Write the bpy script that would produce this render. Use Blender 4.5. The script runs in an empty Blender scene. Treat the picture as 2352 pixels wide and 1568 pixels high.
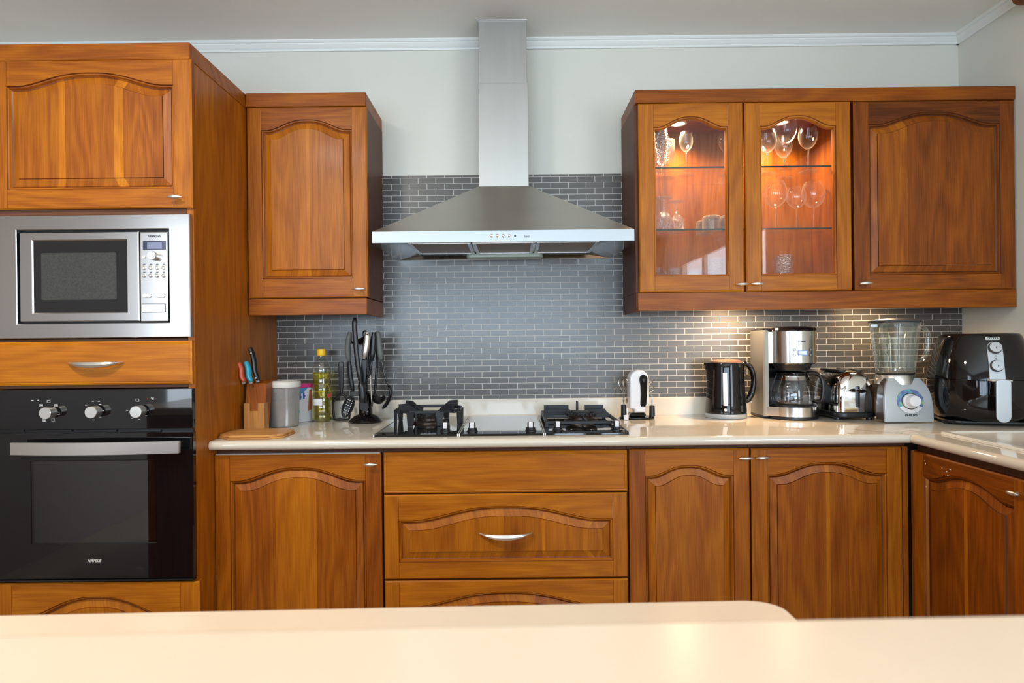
import bpy, bmesh, math, random
from mathutils import Vector, Matrix
random.seed(7)
sc = bpy.context.scene
COL = sc.collection

# ---------------------------------------------------------------- camera, light, exposure
F = 1470.0            # focal length in pixels of the 2352 px wide frame
CAMY, CAMZ, ROLL = -2.66, 1.21, 0.0105
cam_d = bpy.data.cameras.new('camera')
cam_d.sensor_width = 36.0
cam_d.lens = F / 2352.0 * 36.0
cam_d.clip_start = 0.02
cam_d.dof.use_dof = True
cam_d.dof.focus_distance = 2.3
cam_d.dof.aperture_fstop = 6.5
cam = bpy.data.objects.new('camera', cam_d)
cam.matrix_world = Matrix.Translation((0, CAMY, CAMZ)) @ Matrix.Rotation(math.radians(90), 4, 'X') @ Matrix.Rotation(-ROLL, 4, 'Z')
COL.objects.link(cam)
sc.camera = cam

sc.view_settings.view_transform = 'Standard'
sc.view_settings.look = 'None'
sc.view_settings.gamma = 1.0
sc.view_settings.exposure = 0.19
sc.cycles.max_bounces = 10
sc.cycles.diffuse_bounces = 5
sc.cycles.glossy_bounces = 6
sc.cycles.transmission_bounces = 8
sc.cycles.transparent_max_bounces = 32
sc.cycles.sample_clamp_indirect = 6.0
sc.cycles.caustics_reflective = False
sc.cycles.caustics_refractive = False
sc.cycles.use_denoising = True

w = bpy.data.worlds.new('daylight')
sc.world = w
w.use_nodes = True
w.node_tree.nodes['Background'].inputs['Color'].default_value = (0.62, 0.80, 1.0, 1)
w.node_tree.nodes['Background'].inputs['Strength'].default_value = 3.0

def area_light(name, loc, look, sx, sy, power, color, spread=180):
    d = bpy.data.lights.new(name, 'AREA')
    d.shape = 'RECTANGLE'; d.size = sx; d.size_y = sy
    d.energy = power; d.color = color; d.spread = math.radians(spread)
    o = bpy.data.objects.new(name, d)
    o.location = loc
    o.rotation_euler = Vector(look).to_track_quat('-Z', 'Y').to_euler()
    COL.objects.link(o)
    return o

# daylight entering through the real openings of the room
area_light('right_window_daylight', (1.93, -3.80, 1.50), (-1, 0, 0), 2.3, 1.1, 48, (0.90, 0.96, 1.0))
area_light('back_window_daylight', (-0.45, -5.86, 1.17), (0, 1, 0), 3.4, 1.62, 104, (0.66, 0.83, 1.0))
area_light('left_window_daylight', (-2.76, -4.33, 1.30), (1, 0, 0), 1.1, 1.9, 24, (0.88, 0.95, 1.0))

lamp = bpy.data.lights.new('ceiling_lamp_light', 'AREA')
lamp.shape = 'DISK'; lamp.size = 0.30; lamp.energy = 25; lamp.color = (1.0, 0.90, 0.76)
lamp_o = bpy.data.objects.new('ceiling_lamp_light', lamp); lamp_o.location = (-1.08, -1.95, 2.385); COL.objects.link(lamp_o)

def spot(name, loc, power, angle, color=(1.0, 0.66, 0.36), size=0.02, look=(0, 0, -1)):
    d = bpy.data.lights.new(name, 'SPOT')
    d.energy = power; d.color = color; d.spot_size = math.radians(angle); d.spot_blend = 0.7
    d.shadow_soft_size = size
    o = bpy.data.objects.new(name, d); o.location = loc
    o.rotation_euler = Vector(look).to_track_quat('-Z', 'Y').to_euler()
    COL.objects.link(o)
    return o

# ---------------------------------------------------------------- measuring helpers
CR, SR = math.cos(ROLL), math.sin(ROLL)
def at(px, py, Y):
    """room X and Z of what shows at a pixel, on the plane at depth Y"""
    u, v, d = px - 1176.0, 784.0 - py, Y - CAMY
    return (u*CR + v*SR)*d/F, CAMZ + (-u*SR + v*CR)*d/F
def P(px, py, Y):
    x, z = at(px, py, Y)
    return Vector((x, Y, z))
def fr(px0, py0, px1, py1, Y):
    """axis aligned rectangle x0,x1,z0,z1 on the plane Y"""
    cx, cz = at((px0+px1)/2, (py0+py1)/2, Y)
    k = (Y - CAMY)/F
    hx, hz = (px1-px0)*k/2, (py1-py0)*k/2
    return cx-hx, cx+hx, cz-hz, cz+hz

# ---------------------------------------------------------------- materials
MAT = {}
def new_mat(name):
    m = bpy.data.materials.new(name); m.use_nodes = True
    nt = m.node_tree
    MAT[name] = m
    return m, nt, nt.nodes['Principled BSDF']
def simple(name, col, rough=0.5, metal=0.0, coat=0.0, spec=0.5, emit=None, estr=1.0, noise=0.0, nscale=(20, 20, 20), bump=0.0, trans=0.0, ior=1.5, aniso=0.0):
    m, nt, b = new_mat(name)
    b.inputs['Base Color'].default_value = (*col, 1)
    b.inputs['Roughness'].default_value = rough
    b.inputs['Metallic'].default_value = metal
    b.inputs['Coat Weight'].default_value = coat
    b.inputs['Coat Roughness'].default_value = 0.05
    b.inputs['Specular IOR Level'].default_value = spec
    b.inputs['Transmission Weight'].default_value = trans
    b.inputs['IOR'].default_value = ior
    b.inputs['Anisotropic'].default_value = aniso
    if emit:
        b.inputs['Emission Color'].default_value = (*emit, 1)
        b.inputs['Emission Strength'].default_value = estr
    if noise or bump:
        N, L = nt.nodes, nt.links
        tc = N.new('ShaderNodeTexCoord'); mp = N.new('ShaderNodeMapping'); nz = N.new('ShaderNodeTexNoise')
        mp.inputs['Scale'].default_value = nscale
        nz.inputs['Scale'].default_value = 1.0; nz.inputs['Detail'].default_value = 4.0
        L.new(tc.outputs['Object'], mp.inputs['Vector']); L.new(mp.outputs[0], nz.inputs['Vector'])
        if noise:
            mx = N.new('ShaderNodeMix'); mx.data_type = 'RGBA'; mx.blend_type = 'MULTIPLY'
            mx.inputs['Factor'].default_value = 1.0
            mr = N.new('ShaderNodeMapRange')
            mr.inputs['From Min'].default_value = 0.3; mr.inputs['From Max'].default_value = 0.7
            mr.inputs['To Min'].default_value = 1.0 - noise; mr.inputs['To Max'].default_value = 1.0
            L.new(nz.outputs['Fac'], mr.inputs['Value'])
            mx.inputs[6].default_value = (*col, 1)
            L.new(mr.outputs[0], mx.inputs[7])
            L.new(mx.outputs[2], b.inputs['Base Color'])
            r2 = N.new('ShaderNodeMapRange')
            r2.inputs['To Min'].default_value = rough*0.8; r2.inputs['To Max'].default_value = min(1, rough*1.25)
            L.new(nz.outputs['Fac'], r2.inputs['Value']); L.new(r2.outputs[0], b.inputs['Roughness'])
        if bump:
            bp = N.new('ShaderNodeBump'); bp.inputs['Strength'].default_value = bump; bp.inputs['Distance'].default_value = 0.002
            L.new(nz.outputs['Fac'], bp.inputs['Height']); L.new(bp.outputs[0], b.inputs['Normal'])
    return m

def wood(name, ramp, rough=0.42, coat=0.04):
    m, nt, b = new_mat(name)
    N, L = nt.nodes, nt.links
    def mth(op, a, c=None, clamp=False):
        n = N.new('ShaderNodeMath'); n.operation = op; n.use_clamp = clamp
        for i, s in enumerate((a, c)):
            if s is None: continue
            if isinstance(s, (int, float)): n.inputs[i].default_value = s
            else: L.new(s, n.inputs[i])
        return n.outputs[0]
    tc = N.new('ShaderNodeTexCoord'); sp = N.new('ShaderNodeSeparateXYZ'); L.new(tc.outputs['Object'], sp.inputs[0])
    at_ = N.new('ShaderNodeAttribute'); at_.attribute_name = 'tone'
    sa = N.new('ShaderNodeSeparateXYZ'); L.new(at_.outputs['Vector'], sa.inputs[0])
    tone, seed, g = sa.outputs[0], sa.outputs[1], sa.outputs[2]
    x, y, z = sp.outputs
    def mix(a, c, f):
        return mth('ADD', mth('MULTIPLY', a, mth('SUBTRACT', 1.0, f)), mth('MULTIPLY', c, f))
    along = mix(z, x, g)
    across = mth('ADD', mix(x, z, g), y)
    so = mth('MULTIPLY', seed, 13.7)
    def vec(ka, kl):
        c = N.new('ShaderNodeCombineXYZ')
        L.new(mth('ADD', mth('MULTIPLY', across, ka), so), c.inputs[0]); L.new(so, c.inputs[1])
        L.new(mth('ADD', mth('MULTIPLY', along, kl), so), c.inputs[2])
        return c.outputs[0]
    def nz(v, det=3.0, dist=0.0):
        n = N.new('ShaderNodeTexNoise'); n.inputs['Scale'].default_value = 1.0
        n.inputs['Detail'].default_value = det; n.inputs['Distortion'].default_value = dist
        L.new(v, n.inputs['Vector']); return n.outputs['Fac']
    big = nz(vec(7.0, 1.1), 2.0)
    rings = mth('SINE', mth('ADD', mth('MULTIPLY', big, 60.0), mth('MULTIPLY', across, 40.0)))
    fib = nz(vec(260.0, 9.0), 3.0)
    soft = nz(vec(14.0, 2.0), 2.0)
    f = mth('ADD', tone, mth('MULTIPLY', rings, 0.055))
    f = mth('ADD', f, mth('MULTIPLY', mth('SUBTRACT', fib, 0.5), 0.42))
    f = mth('ADD', f, mth('MULTIPLY', mth('SUBTRACT', soft, 0.5), 0.28), clamp=True)
    cr = N.new('ShaderNodeValToRGB')
    els = cr.color_ramp.elements
    els[0].position, els[0].color = ramp[0][0], (*ramp[0][1], 1)
    els[1].position, els[1].color = ramp[-1][0], (*ramp[-1][1], 1)
    for p_, c_ in ramp[1:-1]:
        e = els.new(p_); e.color = (*c_, 1)
    L.new(f, cr.inputs[0]); L.new(cr.outputs[0], b.inputs['Base Color'])
    b.inputs['Roughness'].default_value = rough; b.inputs['Specular IOR Level'].default_value = 0.28
    b.inputs['Coat Weight'].default_value = coat; b.inputs['Coat Roughness'].default_value = 0.16
    bp = N.new('ShaderNodeBump'); bp.inputs['Strength'].default_value = 0.10; bp.inputs['Distance'].default_value = 0.001
    L.new(fib, bp.inputs['Height']); L.new(bp.outputs[0], b.inputs['Normal'])
    return m

wood('teak', [(0.0, (0.085, 0.018, 0.001)), (0.3, (0.250, 0.060, 0.003)), (0.6, (0.45, 0.140, 0.005)), (1.0, (0.72, 0.285, 0.016))])
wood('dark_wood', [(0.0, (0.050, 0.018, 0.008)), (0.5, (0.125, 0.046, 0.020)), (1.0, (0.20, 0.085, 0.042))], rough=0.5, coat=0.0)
wood('bamboo', [(0.0, (0.30, 0.12, 0.03)), (0.5, (0.62, 0.30, 0.09)), (1.0, (0.82, 0.48, 0.18))], rough=0.45, coat=0.1)
simple('wall_paint', (0.73, 0.725, 0.645), 0.55, noise=0.04, nscale=(2.5, 2.5, 2.5))
simple('wall_paint_dim_beige', (0.30, 0.255, 0.225), 0.6, noise=0.04, nscale=(2.5, 2.5, 2.5))  # dimness of the unseen walls put into the colour, to darken their reflections
simple('steel_edge', (0.34, 0.355, 0.36), 0.36, 1.0)
simple('steel_panel', (0.50, 0.475, 0.46), 0.21, 1.0)
simple('steel_plain', (0.66, 0.64, 0.61), 0.17, 1.0)
simple('ceiling_paint', (0.90, 0.90, 0.85), 0.6, noise=0.05, nscale=(1.6, 1.6, 1.6))
simple('trim_paint', (0.82, 0.84, 0.81), 0.4)
simple('floor_tile', (0.42, 0.33, 0.25), 0.25, noise=0.15, nscale=(3, 3, 3))
simple('steel', (0.62, 0.60, 0.57), 0.27, 1.0, noise=0.03, nscale=(3, 3, 60))
simple('steel_hood', (0.54, 0.51, 0.47), 0.32, 1.0, noise=0.10, nscale=(4, 6, 12))
simple('steel_mirror', (0.50, 0.49, 0.48), 0.10, 1.0)
simple('duct_steel', (0.47, 0.465, 0.435), 0.46, 1.0, noise=0.06, nscale=(30, 30, 2))
simple('chrome', (0.80, 0.79, 0.77), 0.05, 1.0)
simple('nickel', (0.76, 0.74, 0.70), 0.30, 0.9)
simple('wire', (0.75, 0.72, 0.69), 0.14, 1.0)
simple('silver_plastic', (0.50, 0.54, 0.57), 0.34, 0.25, coat=0.3)
simple('white_plastic', (0.80, 0.80, 0.83), 0.25, coat=0.4)
simple('clear_grey_plastic', (0.62, 0.60, 0.56), 0.4)
simple('black_plastic', (0.010, 0.010, 0.012), 0.30)
simple('black_gloss', (0.007, 0.006, 0.006), 0.05, spec=0.45)
simple('black_glass', (0.004, 0.004, 0.005), 0.02, coat=0.5)
simple('hob_glass', (0.010, 0.011, 0.011), 0.03, coat=0.3, spec=0.7)
simple('cast_iron', (0.020, 0.023, 0.030), 0.42, noise=0.3, nscale=(90, 90, 90), bump=0.15)
simple('burner_metal', (0.10, 0.075, 0.06), 0.38, 0.8)
simple('dark_grey', (0.05, 0.05, 0.055), 0.45)
simple('grey_rubber', (0.11, 0.12, 0.115), 0.5)
simple('cavity_grey', (0.40, 0.39, 0.36), 0.55)
simple('mesh_window', (0.05, 0.052, 0.049), 0.12, noise=0.45, nscale=(260, 260, 260), coat=0.5)
simple('counter', (0.70, 0.635, 0.53), 0.055, coat=0.3, noise=0.04, nscale=(260, 260, 260))
simple('upstand_stone', (0.80, 0.76, 0.67), 0.10, noise=0.06, nscale=(12, 12, 12))
simple('island_stone', (0.69, 0.55, 0.42), 0.22, noise=0.03, nscale=(10, 10, 10))
simple('sink_white', (0.74, 0.72, 0.66), 0.18)
simple('filter_mesh', (0.36, 0.25, 0.17), 0.40, 0.8, noise=0.3, nscale=(400, 400, 400), bump=0.4)
simple('lamp_cover', (0.45, 0.52, 0.45), 0.3)
simple('red_plastic', (0.62, 0.095, 0.045), 0.32)
simple('cyan_plastic', (0.02, 0.36, 0.55), 0.30)
simple('yellow_cap', (0.90, 0.55, 0.01), 0.35)
simple('label_white', (0.72, 0.72, 0.74), 0.5)
simple('label_red', (0.55, 0.06, 0.05), 0.5)
simple('coffee_powder', (0.20, 0.165, 0.145), 0.75)
simple('ink_dark', (0.05, 0.055, 0.06), 0.5)
simple('ink_light', (0.68, 0.68, 0.66), 0.5)
simple('ink_blue', (0.05, 0.10, 0.45), 0.5)
simple('red_dot', (0.5, 0.02, 0.02), 0.4)
simple('display_dark', (0.030, 0.035, 0.075), 0.1, coat=0.5)
simple('display_grey', (0.17, 0.19, 0.30), 0.2, coat=0.5)
simple('lcd_blue', (0.05, 0.12, 0.5), 0.3, emit=(0.10, 0.20, 0.85), estr=0.6)
simple('lcd_glow', (0.3, 0.4, 0.7), 0.3, emit=(0.50, 0.62, 1.0), estr=0.9)
simple('halogen', (1, 0.9, 0.7), 0.3, emit=(1.0, 0.86, 0.62), estr=14.0)
simple('oven_dark', (0.02, 0.02, 0.02), 0.5)
simple('kettle_lid', (0.20, 0.11, 0.075), 0.25, coat=0.6)
simple('blender_side', (0.08, 0.055, 0.045), 0.30, coat=0.4)
simple('box_blue', (0.10, 0.26, 0.52), 0.3)
simple('box_pink', (0.62, 0.04, 0.20), 0.3)
simple('box_orange', (0.55, 0.16, 0.08), 0.4)
simple('box_green', (0.12, 0.42, 0.12), 0.4)
simple('pale_edge', (0.66, 0.63, 0.60), 0.35, 0.5)

def clear(name, tint=(0.97, 0.98, 0.98), base=0.05, edge=0.75, power=3.2, rough=0.0, gcol=(1, 1, 1), dif=0.0, facet=0.0):
    """thin clear glass: lets light straight through, mirrors more at grazing angles"""
    m = bpy.data.materials.new(name); m.use_nodes = True; MAT[name] = m
    nt = m.node_tree; N, L = nt.nodes, nt.links
    N.remove(N['Principled BSDF'])
    out = N['Material Output']
    tr = N.new('ShaderNodeBsdfTransparent'); tr.inputs[0].default_value = (*tint, 1)
    gl = N.new('ShaderNodeBsdfGlossy'); gl.inputs['Roughness'].default_value = rough; gl.inputs[0].default_value = (*gcol, 1)
    lw = N.new('ShaderNodeLayerWeight'); lw.inputs[0].default_value = 0.5
    pw = N.new('ShaderNodeMath'); pw.operation = 'POWER'; pw.inputs[1].default_value = power
    L.new(lw.outputs['Facing'], pw.inputs[0])
    mr = N.new('ShaderNodeMapRange'); mr.inputs['To Min'].default_value = base; mr.inputs['To Max'].default_value = edge
    L.new(pw.outputs[0], mr.inputs['Value'])
    mx = N.new('ShaderNodeMixShader')
    go = gl.outputs[0]
    if facet:
        tc = N.new('ShaderNodeTexCoord'); vo = N.new('ShaderNodeTexVoronoi'); vo.inputs['Scale'].default_value = facet
        bp = N.new('ShaderNodeBump'); bp.inputs['Strength'].default_value = 0.9; bp.inputs['Distance'].default_value = 0.004
        L.new(tc.outputs['Object'], vo.inputs['Vector']); L.new(vo.outputs['Distance'], bp.inputs['Height'])
        L.new(bp.outputs[0], gl.inputs['Normal']); L.new(bp.outputs[0], lw.inputs['Normal'])
    if dif:
        df = N.new('ShaderNodeBsdfDiffuse'); df.inputs[0].default_value = (0.9, 0.9, 0.9, 1)
        m2 = N.new('ShaderNodeMixShader'); m2.inputs[0].default_value = dif
        L.new(gl.outputs[0], m2.inputs[1]); L.new(df.outputs[0], m2.inputs[2]); go = m2.outputs[0]
    L.new(mr.outputs[0], mx.inputs[0]); L.new(tr.outputs[0], mx.inputs[1]); L.new(go, mx.inputs[2])
    L.new(mx.outputs[0], out.inputs['Surface'])
    return m
clear('pane_glass', (0.97, 0.97, 0.97), 0.025, 0.8, 4.0)
clear('wine_glass', (0.97, 0.97, 0.97), 0.05, 0.98, 2.2, dif=0.14)
clear('cut_glass', (0.90, 0.90, 0.90), 0.12, 0.85, 1.6, rough=0.03, dif=0.10, facet=170.0)
clear('shelf_glass', (0.95, 0.96, 0.955), 0.02, 0.5, 4.0)
simple('shelf_edge', (0.015, 0.03, 0.025), 0.1)
clear('jar_glass', (0.93, 0.97, 0.955), 0.085, 0.75, 1.9, dif=0.14)
clear('carafe_glass', (0.80, 0.80, 0.80), 0.09, 0.75, 2.2)
clear('pressed_glass', (0.80, 0.78, 0.74), 0.12, 0.8, 1.3, dif=0.45)
clear('oven_window', (0.62, 0.62, 0.62), 0.08, 0.8, 4.0, gcol=(1, 1, 1))
clear('bottle_plastic', (0.93, 0.95, 0.92), 0.08, 0.7, 2.0, rough=0.03)
clear('tub_plastic', (0.70, 0.68, 0.66), 0.26, 0.6, 2.0, rough=0.15, gcol=(0.8, 0.8, 0.8), dif=0.65)
simple('oil', (0.93, 0.80, 0.12), 0.03, trans=0.92, ior=1.12)

# mosaic tiles: running bond, 73 x 24 mm pitch
def tiles():
    m, nt, b = new_mat('mosaic_tiles')
    N, L = nt.nodes, nt.links
    tc = N.new('ShaderNodeTexCoord'); sp = N.new('ShaderNodeSeparateXYZ'); L.new(tc.outputs['Object'], sp.inputs[0])
    cb = N.new('ShaderNodeCombineXYZ'); L.new(sp.outputs[0], cb.inputs[0]); L.new(sp.outputs[2], cb.inputs[1])
    mp = N.new('ShaderNodeMapping'); mp.inputs['Location'].default_value = (0.0, 0.0, 0)
    L.new(cb.outputs[0], mp.inputs['Vector'])
    br = N.new('ShaderNodeTexBrick'); L.new(mp.outputs[0], br.inputs['Vector'])
    br.offset = 0.5; br.inputs['Scale'].default_value = 1.0
    br.inputs['Brick Width'].default_value = 0.0733; br.inputs['Row Height'].default_value = 0.0244
    br.inputs['Mortar Size'].default_value = 0.00105; br.inputs['Mortar Smooth'].default_value = 0.1
    br.inputs['Color1'].default_value = (0.072, 0.068, 0.060, 1); br.inputs['Color2'].default_value = (0.091, 0.086, 0.077, 1)
    br.inputs['Mortar'].default_value = (0.66, 0.63, 0.58, 1)
    nz = N.new('ShaderNodeTexNoise'); nz.inputs['Scale'].default_value = 9.0; nz.inputs['Detail'].default_value = 3
    L.new(tc.outputs['Object'], nz.inputs['Vector'])
    mr = N.new('ShaderNodeMapRange'); mr.inputs['To Min'].default_value = 0.88; mr.inputs['To Max'].default_value = 1.12
    L.new(nz.outputs['Fac'], mr.inputs['Value'])
    mx = N.new('ShaderNodeMix'); mx.data_type = 'RGBA'; mx.blend_type = 'MULTIPLY'; mx.inputs['Factor'].default_value = 1
    L.new(br.outputs['Color'], mx.inputs[6]); L.new(mr.outputs[0], mx.inputs[7]); L.new(mx.outputs[2], b.inputs['Base Color'])
    rr = N.new('ShaderNodeMapRange'); rr.inputs['To Min'].default_value = 0.27; rr.inputs['To Max'].default_value = 0.7
    L.new(br.outputs['Fac'], rr.inputs['Value']); L.new(rr.outputs[0], b.inputs['Roughness'])
    bp = N.new('ShaderNodeBump'); bp.invert = True; bp.inputs['Strength'].default_value = 0.25; bp.inputs['Distance'].default_value = 0.0005
    L.new(br.outputs['Fac'], bp.inputs['Height']); L.new(bp.outputs[0], b.inputs['Normal'])
    sr = N.new('ShaderNodeMapRange'); sr.inputs['To Min'].default_value = 0.75; sr.inputs['To Max'].default_value = 0.15
    L.new(br.outputs['Fac'], sr.inputs['Value']); L.new(sr.outputs[0], b.inputs['Specular IOR Level'])
    return mp
TILE_MAP = tiles()

# rainbow ring of the blender dial: colours run around the centre
def rainbow():
    m, nt, b = new_mat('iridescent_ring')
    N, L = nt.nodes, nt.links
    nz = N.new('ShaderNodeTexNoise'); nz.inputs['Scale'].default_value = 45.0
    tc = N.new('ShaderNodeTexCoord'); L.new(tc.outputs['Object'], nz.inputs['Vector'])
    cr = N.new('ShaderNodeValToRGB'); e = cr.color_ramp.elements
    e[0].position, e[0].color = 0.3, (0.13, 0.17, 0.42, 1)
    e[1].position, e[1].color = 0.75, (0.62, 0.30, 0.25, 1)
    for p_, c_ in ((0.5, (0.16, 0.24, 0.50, 1)), (0.58, (0.12, 0.50, 0.50, 1)), (0.66, (0.45, 0.52, 0.20, 1))):
        k = e.new(p_); k.color = c_
    L.new(nz.outputs['Fac'], cr.inputs[0]); L.new(cr.outputs[0], b.inputs['Base Color'])
    b.inputs['Metallic'].default_value = 0.4; b.inputs['Roughness'].default_value = 0.25
rainbow()

# ---------------------------------------------------------------- objects
RM = {}     # inverse matrix of every root
def thing(name, label, cat, loc=(0, 0, 0), rot=(0, 0, 0), group=None, kind=None):
    o = bpy.data.objects.new(name, None)
    COL.objects.link(o)
    o.empty_display_size = 0.02
    o.location = loc; o.rotation_euler = rot
    o['label'] = label; o['category'] = cat
    if group: o['group'] = group
    if kind: o['kind'] = kind
    from mathutils import Euler
    RM[o] = (Matrix.Translation(loc) @ Euler(rot).to_matrix().to_4x4()).inverted()
    return o
def tag(o, label, cat, group=None):
    o['label'] = label; o['category'] = cat
    if group: o['group'] = group
    return o
def copy_tree(o, parent=None):
    c = o.copy(); COL.objects.link(c)
    if parent: c.parent = parent
    for ch in list(o.children): copy_tree(ch, c)
    return c

class MB:
    def __init__(s):
        s.v, s.f, s.t, s.m = [], [], [], []
        s.tone = (0.5, 0.0, 0.0); s.mi = 0; s.wn = False
    def set(s, tone=None, seed=None, g=None, mi=None):
        a = list(s.tone)
        if tone is not None: a[0] = tone
        if seed is not None: a[1] = seed
        if g is not None: a[2] = g
        s.tone = tuple(a)
        if mi is not None: s.mi = mi
        return s
    def add(s, vs, fs):
        n = len(s.v)
        s.v += [tuple(p) for p in vs]
        for f in fs:
            s.f.append([n+i for i in f]); s.t.append(s.tone); s.m.append(s.mi)
        return s
    def bm(s, b, M=None):
        if M is not None: bmesh.ops.transform(b, matrix=M, verts=b.verts)
        b.verts.index_update()
        s.add([x.co[:] for x in b.verts], [[x.index for x in f.verts] for f in b.faces]); b.free()
        return s
    def box(s, x0, x1, y0, y1, z0, z1, bev=0.0, seg=2, M=None):
        b = bmesh.new()
        bmesh.ops.create_cube(b, size=1)
        bmesh.ops.transform(b, matrix=Matrix.Translation(((x0+x1)/2, (y0+y1)/2, (z0+z1)/2)) @ Matrix.Diagonal((abs(x1-x0), abs(y1-y0), abs(z1-z0), 1)), verts=b.verts)
        if bev > 0:
            s.wn = True
            bev = min(bev, 0.49*min(abs(x1-x0), abs(y1-y0), abs(z1-z0)))
            bmesh.ops.bevel(b, geom=b.edges[:], offset=bev, segments=seg, affect='EDGES', profile=0.5)
        return s.bm(b, M)
    def prism(s, poly, a0, a1, plane='xz', bev=0.0, seg=2, M=None):
        """polygon extruded between a0 and a1 along the axis missing from plane"""
        def mk(p, a):
            if plane == 'xz': return (p[0], a, p[1])
            if plane == 'yz': return (a, p[0], p[1])
            return (p[0], p[1], a)
        b = bmesh.new()
        A = [b.verts.new(mk(p, a0)) for p in poly]; B = [b.verts.new(mk(p, a1)) for p in poly]
        n = len(poly)
        fa = b.faces.new(A); fb = b.faces.new(B[::-1])
        for i in range(n): b.faces.new((A[i], B[i], B[(i+1) % n], A[(i+1) % n]))
        bmesh.ops.recalc_face_normals(b, faces=b.faces[:])
        if bev > 0:
            s.wn = True
            es = [e for e in b.edges if fa in e.link_faces or fb in e.link_faces]
            bmesh.ops.bevel(b, geom=es, offset=bev, segments=seg, affect='EDGES', profile=0.5)
        return s.bm(b, M)
    def loft(s, rings, cap=(True, True), closed=True):
        n = len(rings[0]); vs = [p for r in rings for p in r]; fs = []
        for i in range(len(rings)-1):
            for j in range(n if closed else n-1):
                k = (j+1) % n
                fs.append([i*n+j, i*n+k, (i+1)*n+k, (i+1)*n+j])
        if cap[0]: fs.append(list(range(n))[::-1])
        if cap[1]: fs.append([(len(rings)-1)*n+j for j in range(n)])
        return s.add(vs, fs)
    def lathe(s, prof, c=(0, 0, 0), n=32, sx=1.0, sy=1.0, M=None, a0=0.0, a1=2*math.pi):
        full = abs(a1-a0-2*math.pi) < 1e-6
        vs, fs, rings = [], [], []
        cnt = n if full else n+1
        for r, z in prof:
            if r < 1e-6:
                rings.append([len(vs)]*cnt); vs.append((c[0], c[1], c[2]+z))
            else:
                rg = []
                for j in range(cnt):
                    a = a0 + (a1-a0)*j/n
                    rg.append(len(vs)); vs.append((c[0]+r*sx*math.cos(a), c[1]+r*sy*math.sin(a), c[2]+z))
                rings.append(rg)
        for i in range(len(rings)-1):
            for j in range(n):
                k = (j+1) % cnt
                q = [rings[i][j], rings[i][k], rings[i+1][k], rings[i+1][j]]
                u = []
                for t in q:
                    if t not in u: u.append(t)
                if len(u) > 2: fs.append(u)
        if M is not None: vs = [tuple(M @ Vector(p)) for p in vs]
        return s.add(vs, fs)
    def tube(s, pts, r, n=10, closed=False, sx=1.0):
        pts = [Vector(p) for p in pts]; m = len(pts)
        R = r if isinstance(r, (list, tuple)) else [r]*m
        rings = []; up = None
        for i in range(m):
            a = pts[(i-1) % m] if (closed or i > 0) else pts[i]
            b = pts[(i+1) % m] if (closed or i < m-1) else pts[i]
            t = (b-a).normalized()
            if up is None:
                up = Vector((0, 0, 1)) if abs(t.z) < 0.9 else Vector((0, 1, 0))
            side = t.cross(up)
            if side.length < 1e-5: side = t.cross(Vector((1, 0, 0)))
            side.normalize(); up = side.cross(t).normalized()
            rings.append([pts[i] + (side*math.cos(2*math.pi*j/n)*sx + up*math.sin(2*math.pi*j/n))*R[i] for j in range(n)])
        if closed: rings.append(rings[0])
        return s.loft(rings, (not closed, not closed))
    def text(s, body, size, M, depth=0.0003, bold=0.0, shear=0.0, width=None):
        cu = bpy.data.curves.new('lettering', 'FONT'); cu.body = body; cu.size = size
        cu.extrude = depth; cu.align_x = 'CENTER'; cu.align_y = 'CENTER'; cu.offset = bold; cu.shear = shear
        cu.resolution_u = 3
        ob = bpy.data.objects.new('lettering', cu); COL.objects.link(ob)
        me = bpy.data.meshes.new_from_object(ob.evaluated_get(bpy.context.evaluated_depsgraph_get()))
        bpy.data.objects.remove(ob)
        k = 1.0
        if width and len(me.vertices):
            xs = [v.co.x for v in me.vertices]; k = width/(max(xs)-min(xs))
        T = M @ Matrix.Rotation(math.radians(90), 4, 'X') @ Matrix.Diagonal((k, 1, 1, 1))
        s.add([T @ v.co for v in me.vertices], [list(p.vertices) for p in me.polygons])
        bpy.data.meshes.remove(me)
        return s
    def build(s, name, mats, parent=None, world=True, smooth=38, subsurf=0):
        me = bpy.data.meshes.new(name)
        vs = s.v
        if parent is not None and world:
            r = parent
            while r.parent is not None: r = r.parent
            I = RM[r]; vs = [tuple(I @ Vector(p)) for p in vs]
        me.from_pydata(vs, [], s.f)
        if not isinstance(mats, (list, tuple)): mats = [mats]
        for m in mats: me.materials.append(MAT[m])
        me.polygons.foreach_set('material_index', s.m)
        a = me.attributes.new('tone', 'FLOAT_VECTOR', 'FACE')
        a.data.foreach_set('vector', [c for t in s.t for c in t])
        me.validate(); me.update()
        b = bmesh.new(); b.from_mesh(me); bmesh.ops.recalc_face_normals(b, faces=b.faces[:]); b.to_mesh(me); b.free()
        if smooth:
            me.polygons.foreach_set('use_smooth', [True]*len(me.polygons))
            me.set_sharp_from_angle(angle=math.radians(smooth))
        o = bpy.data.objects.new(name, me); COL.objects.link(o)
        if parent is not None: o.parent = parent
        if s.wn and smooth:
            md = o.modifiers.new('weighted', 'WEIGHTED_NORMAL'); md.keep_sharp = True; md.weight = 90
        if subsurf:
            md = o.modifiers.new('smooth', 'SUBSURF'); md.levels = md.render_levels = subsurf
        return o

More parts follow.
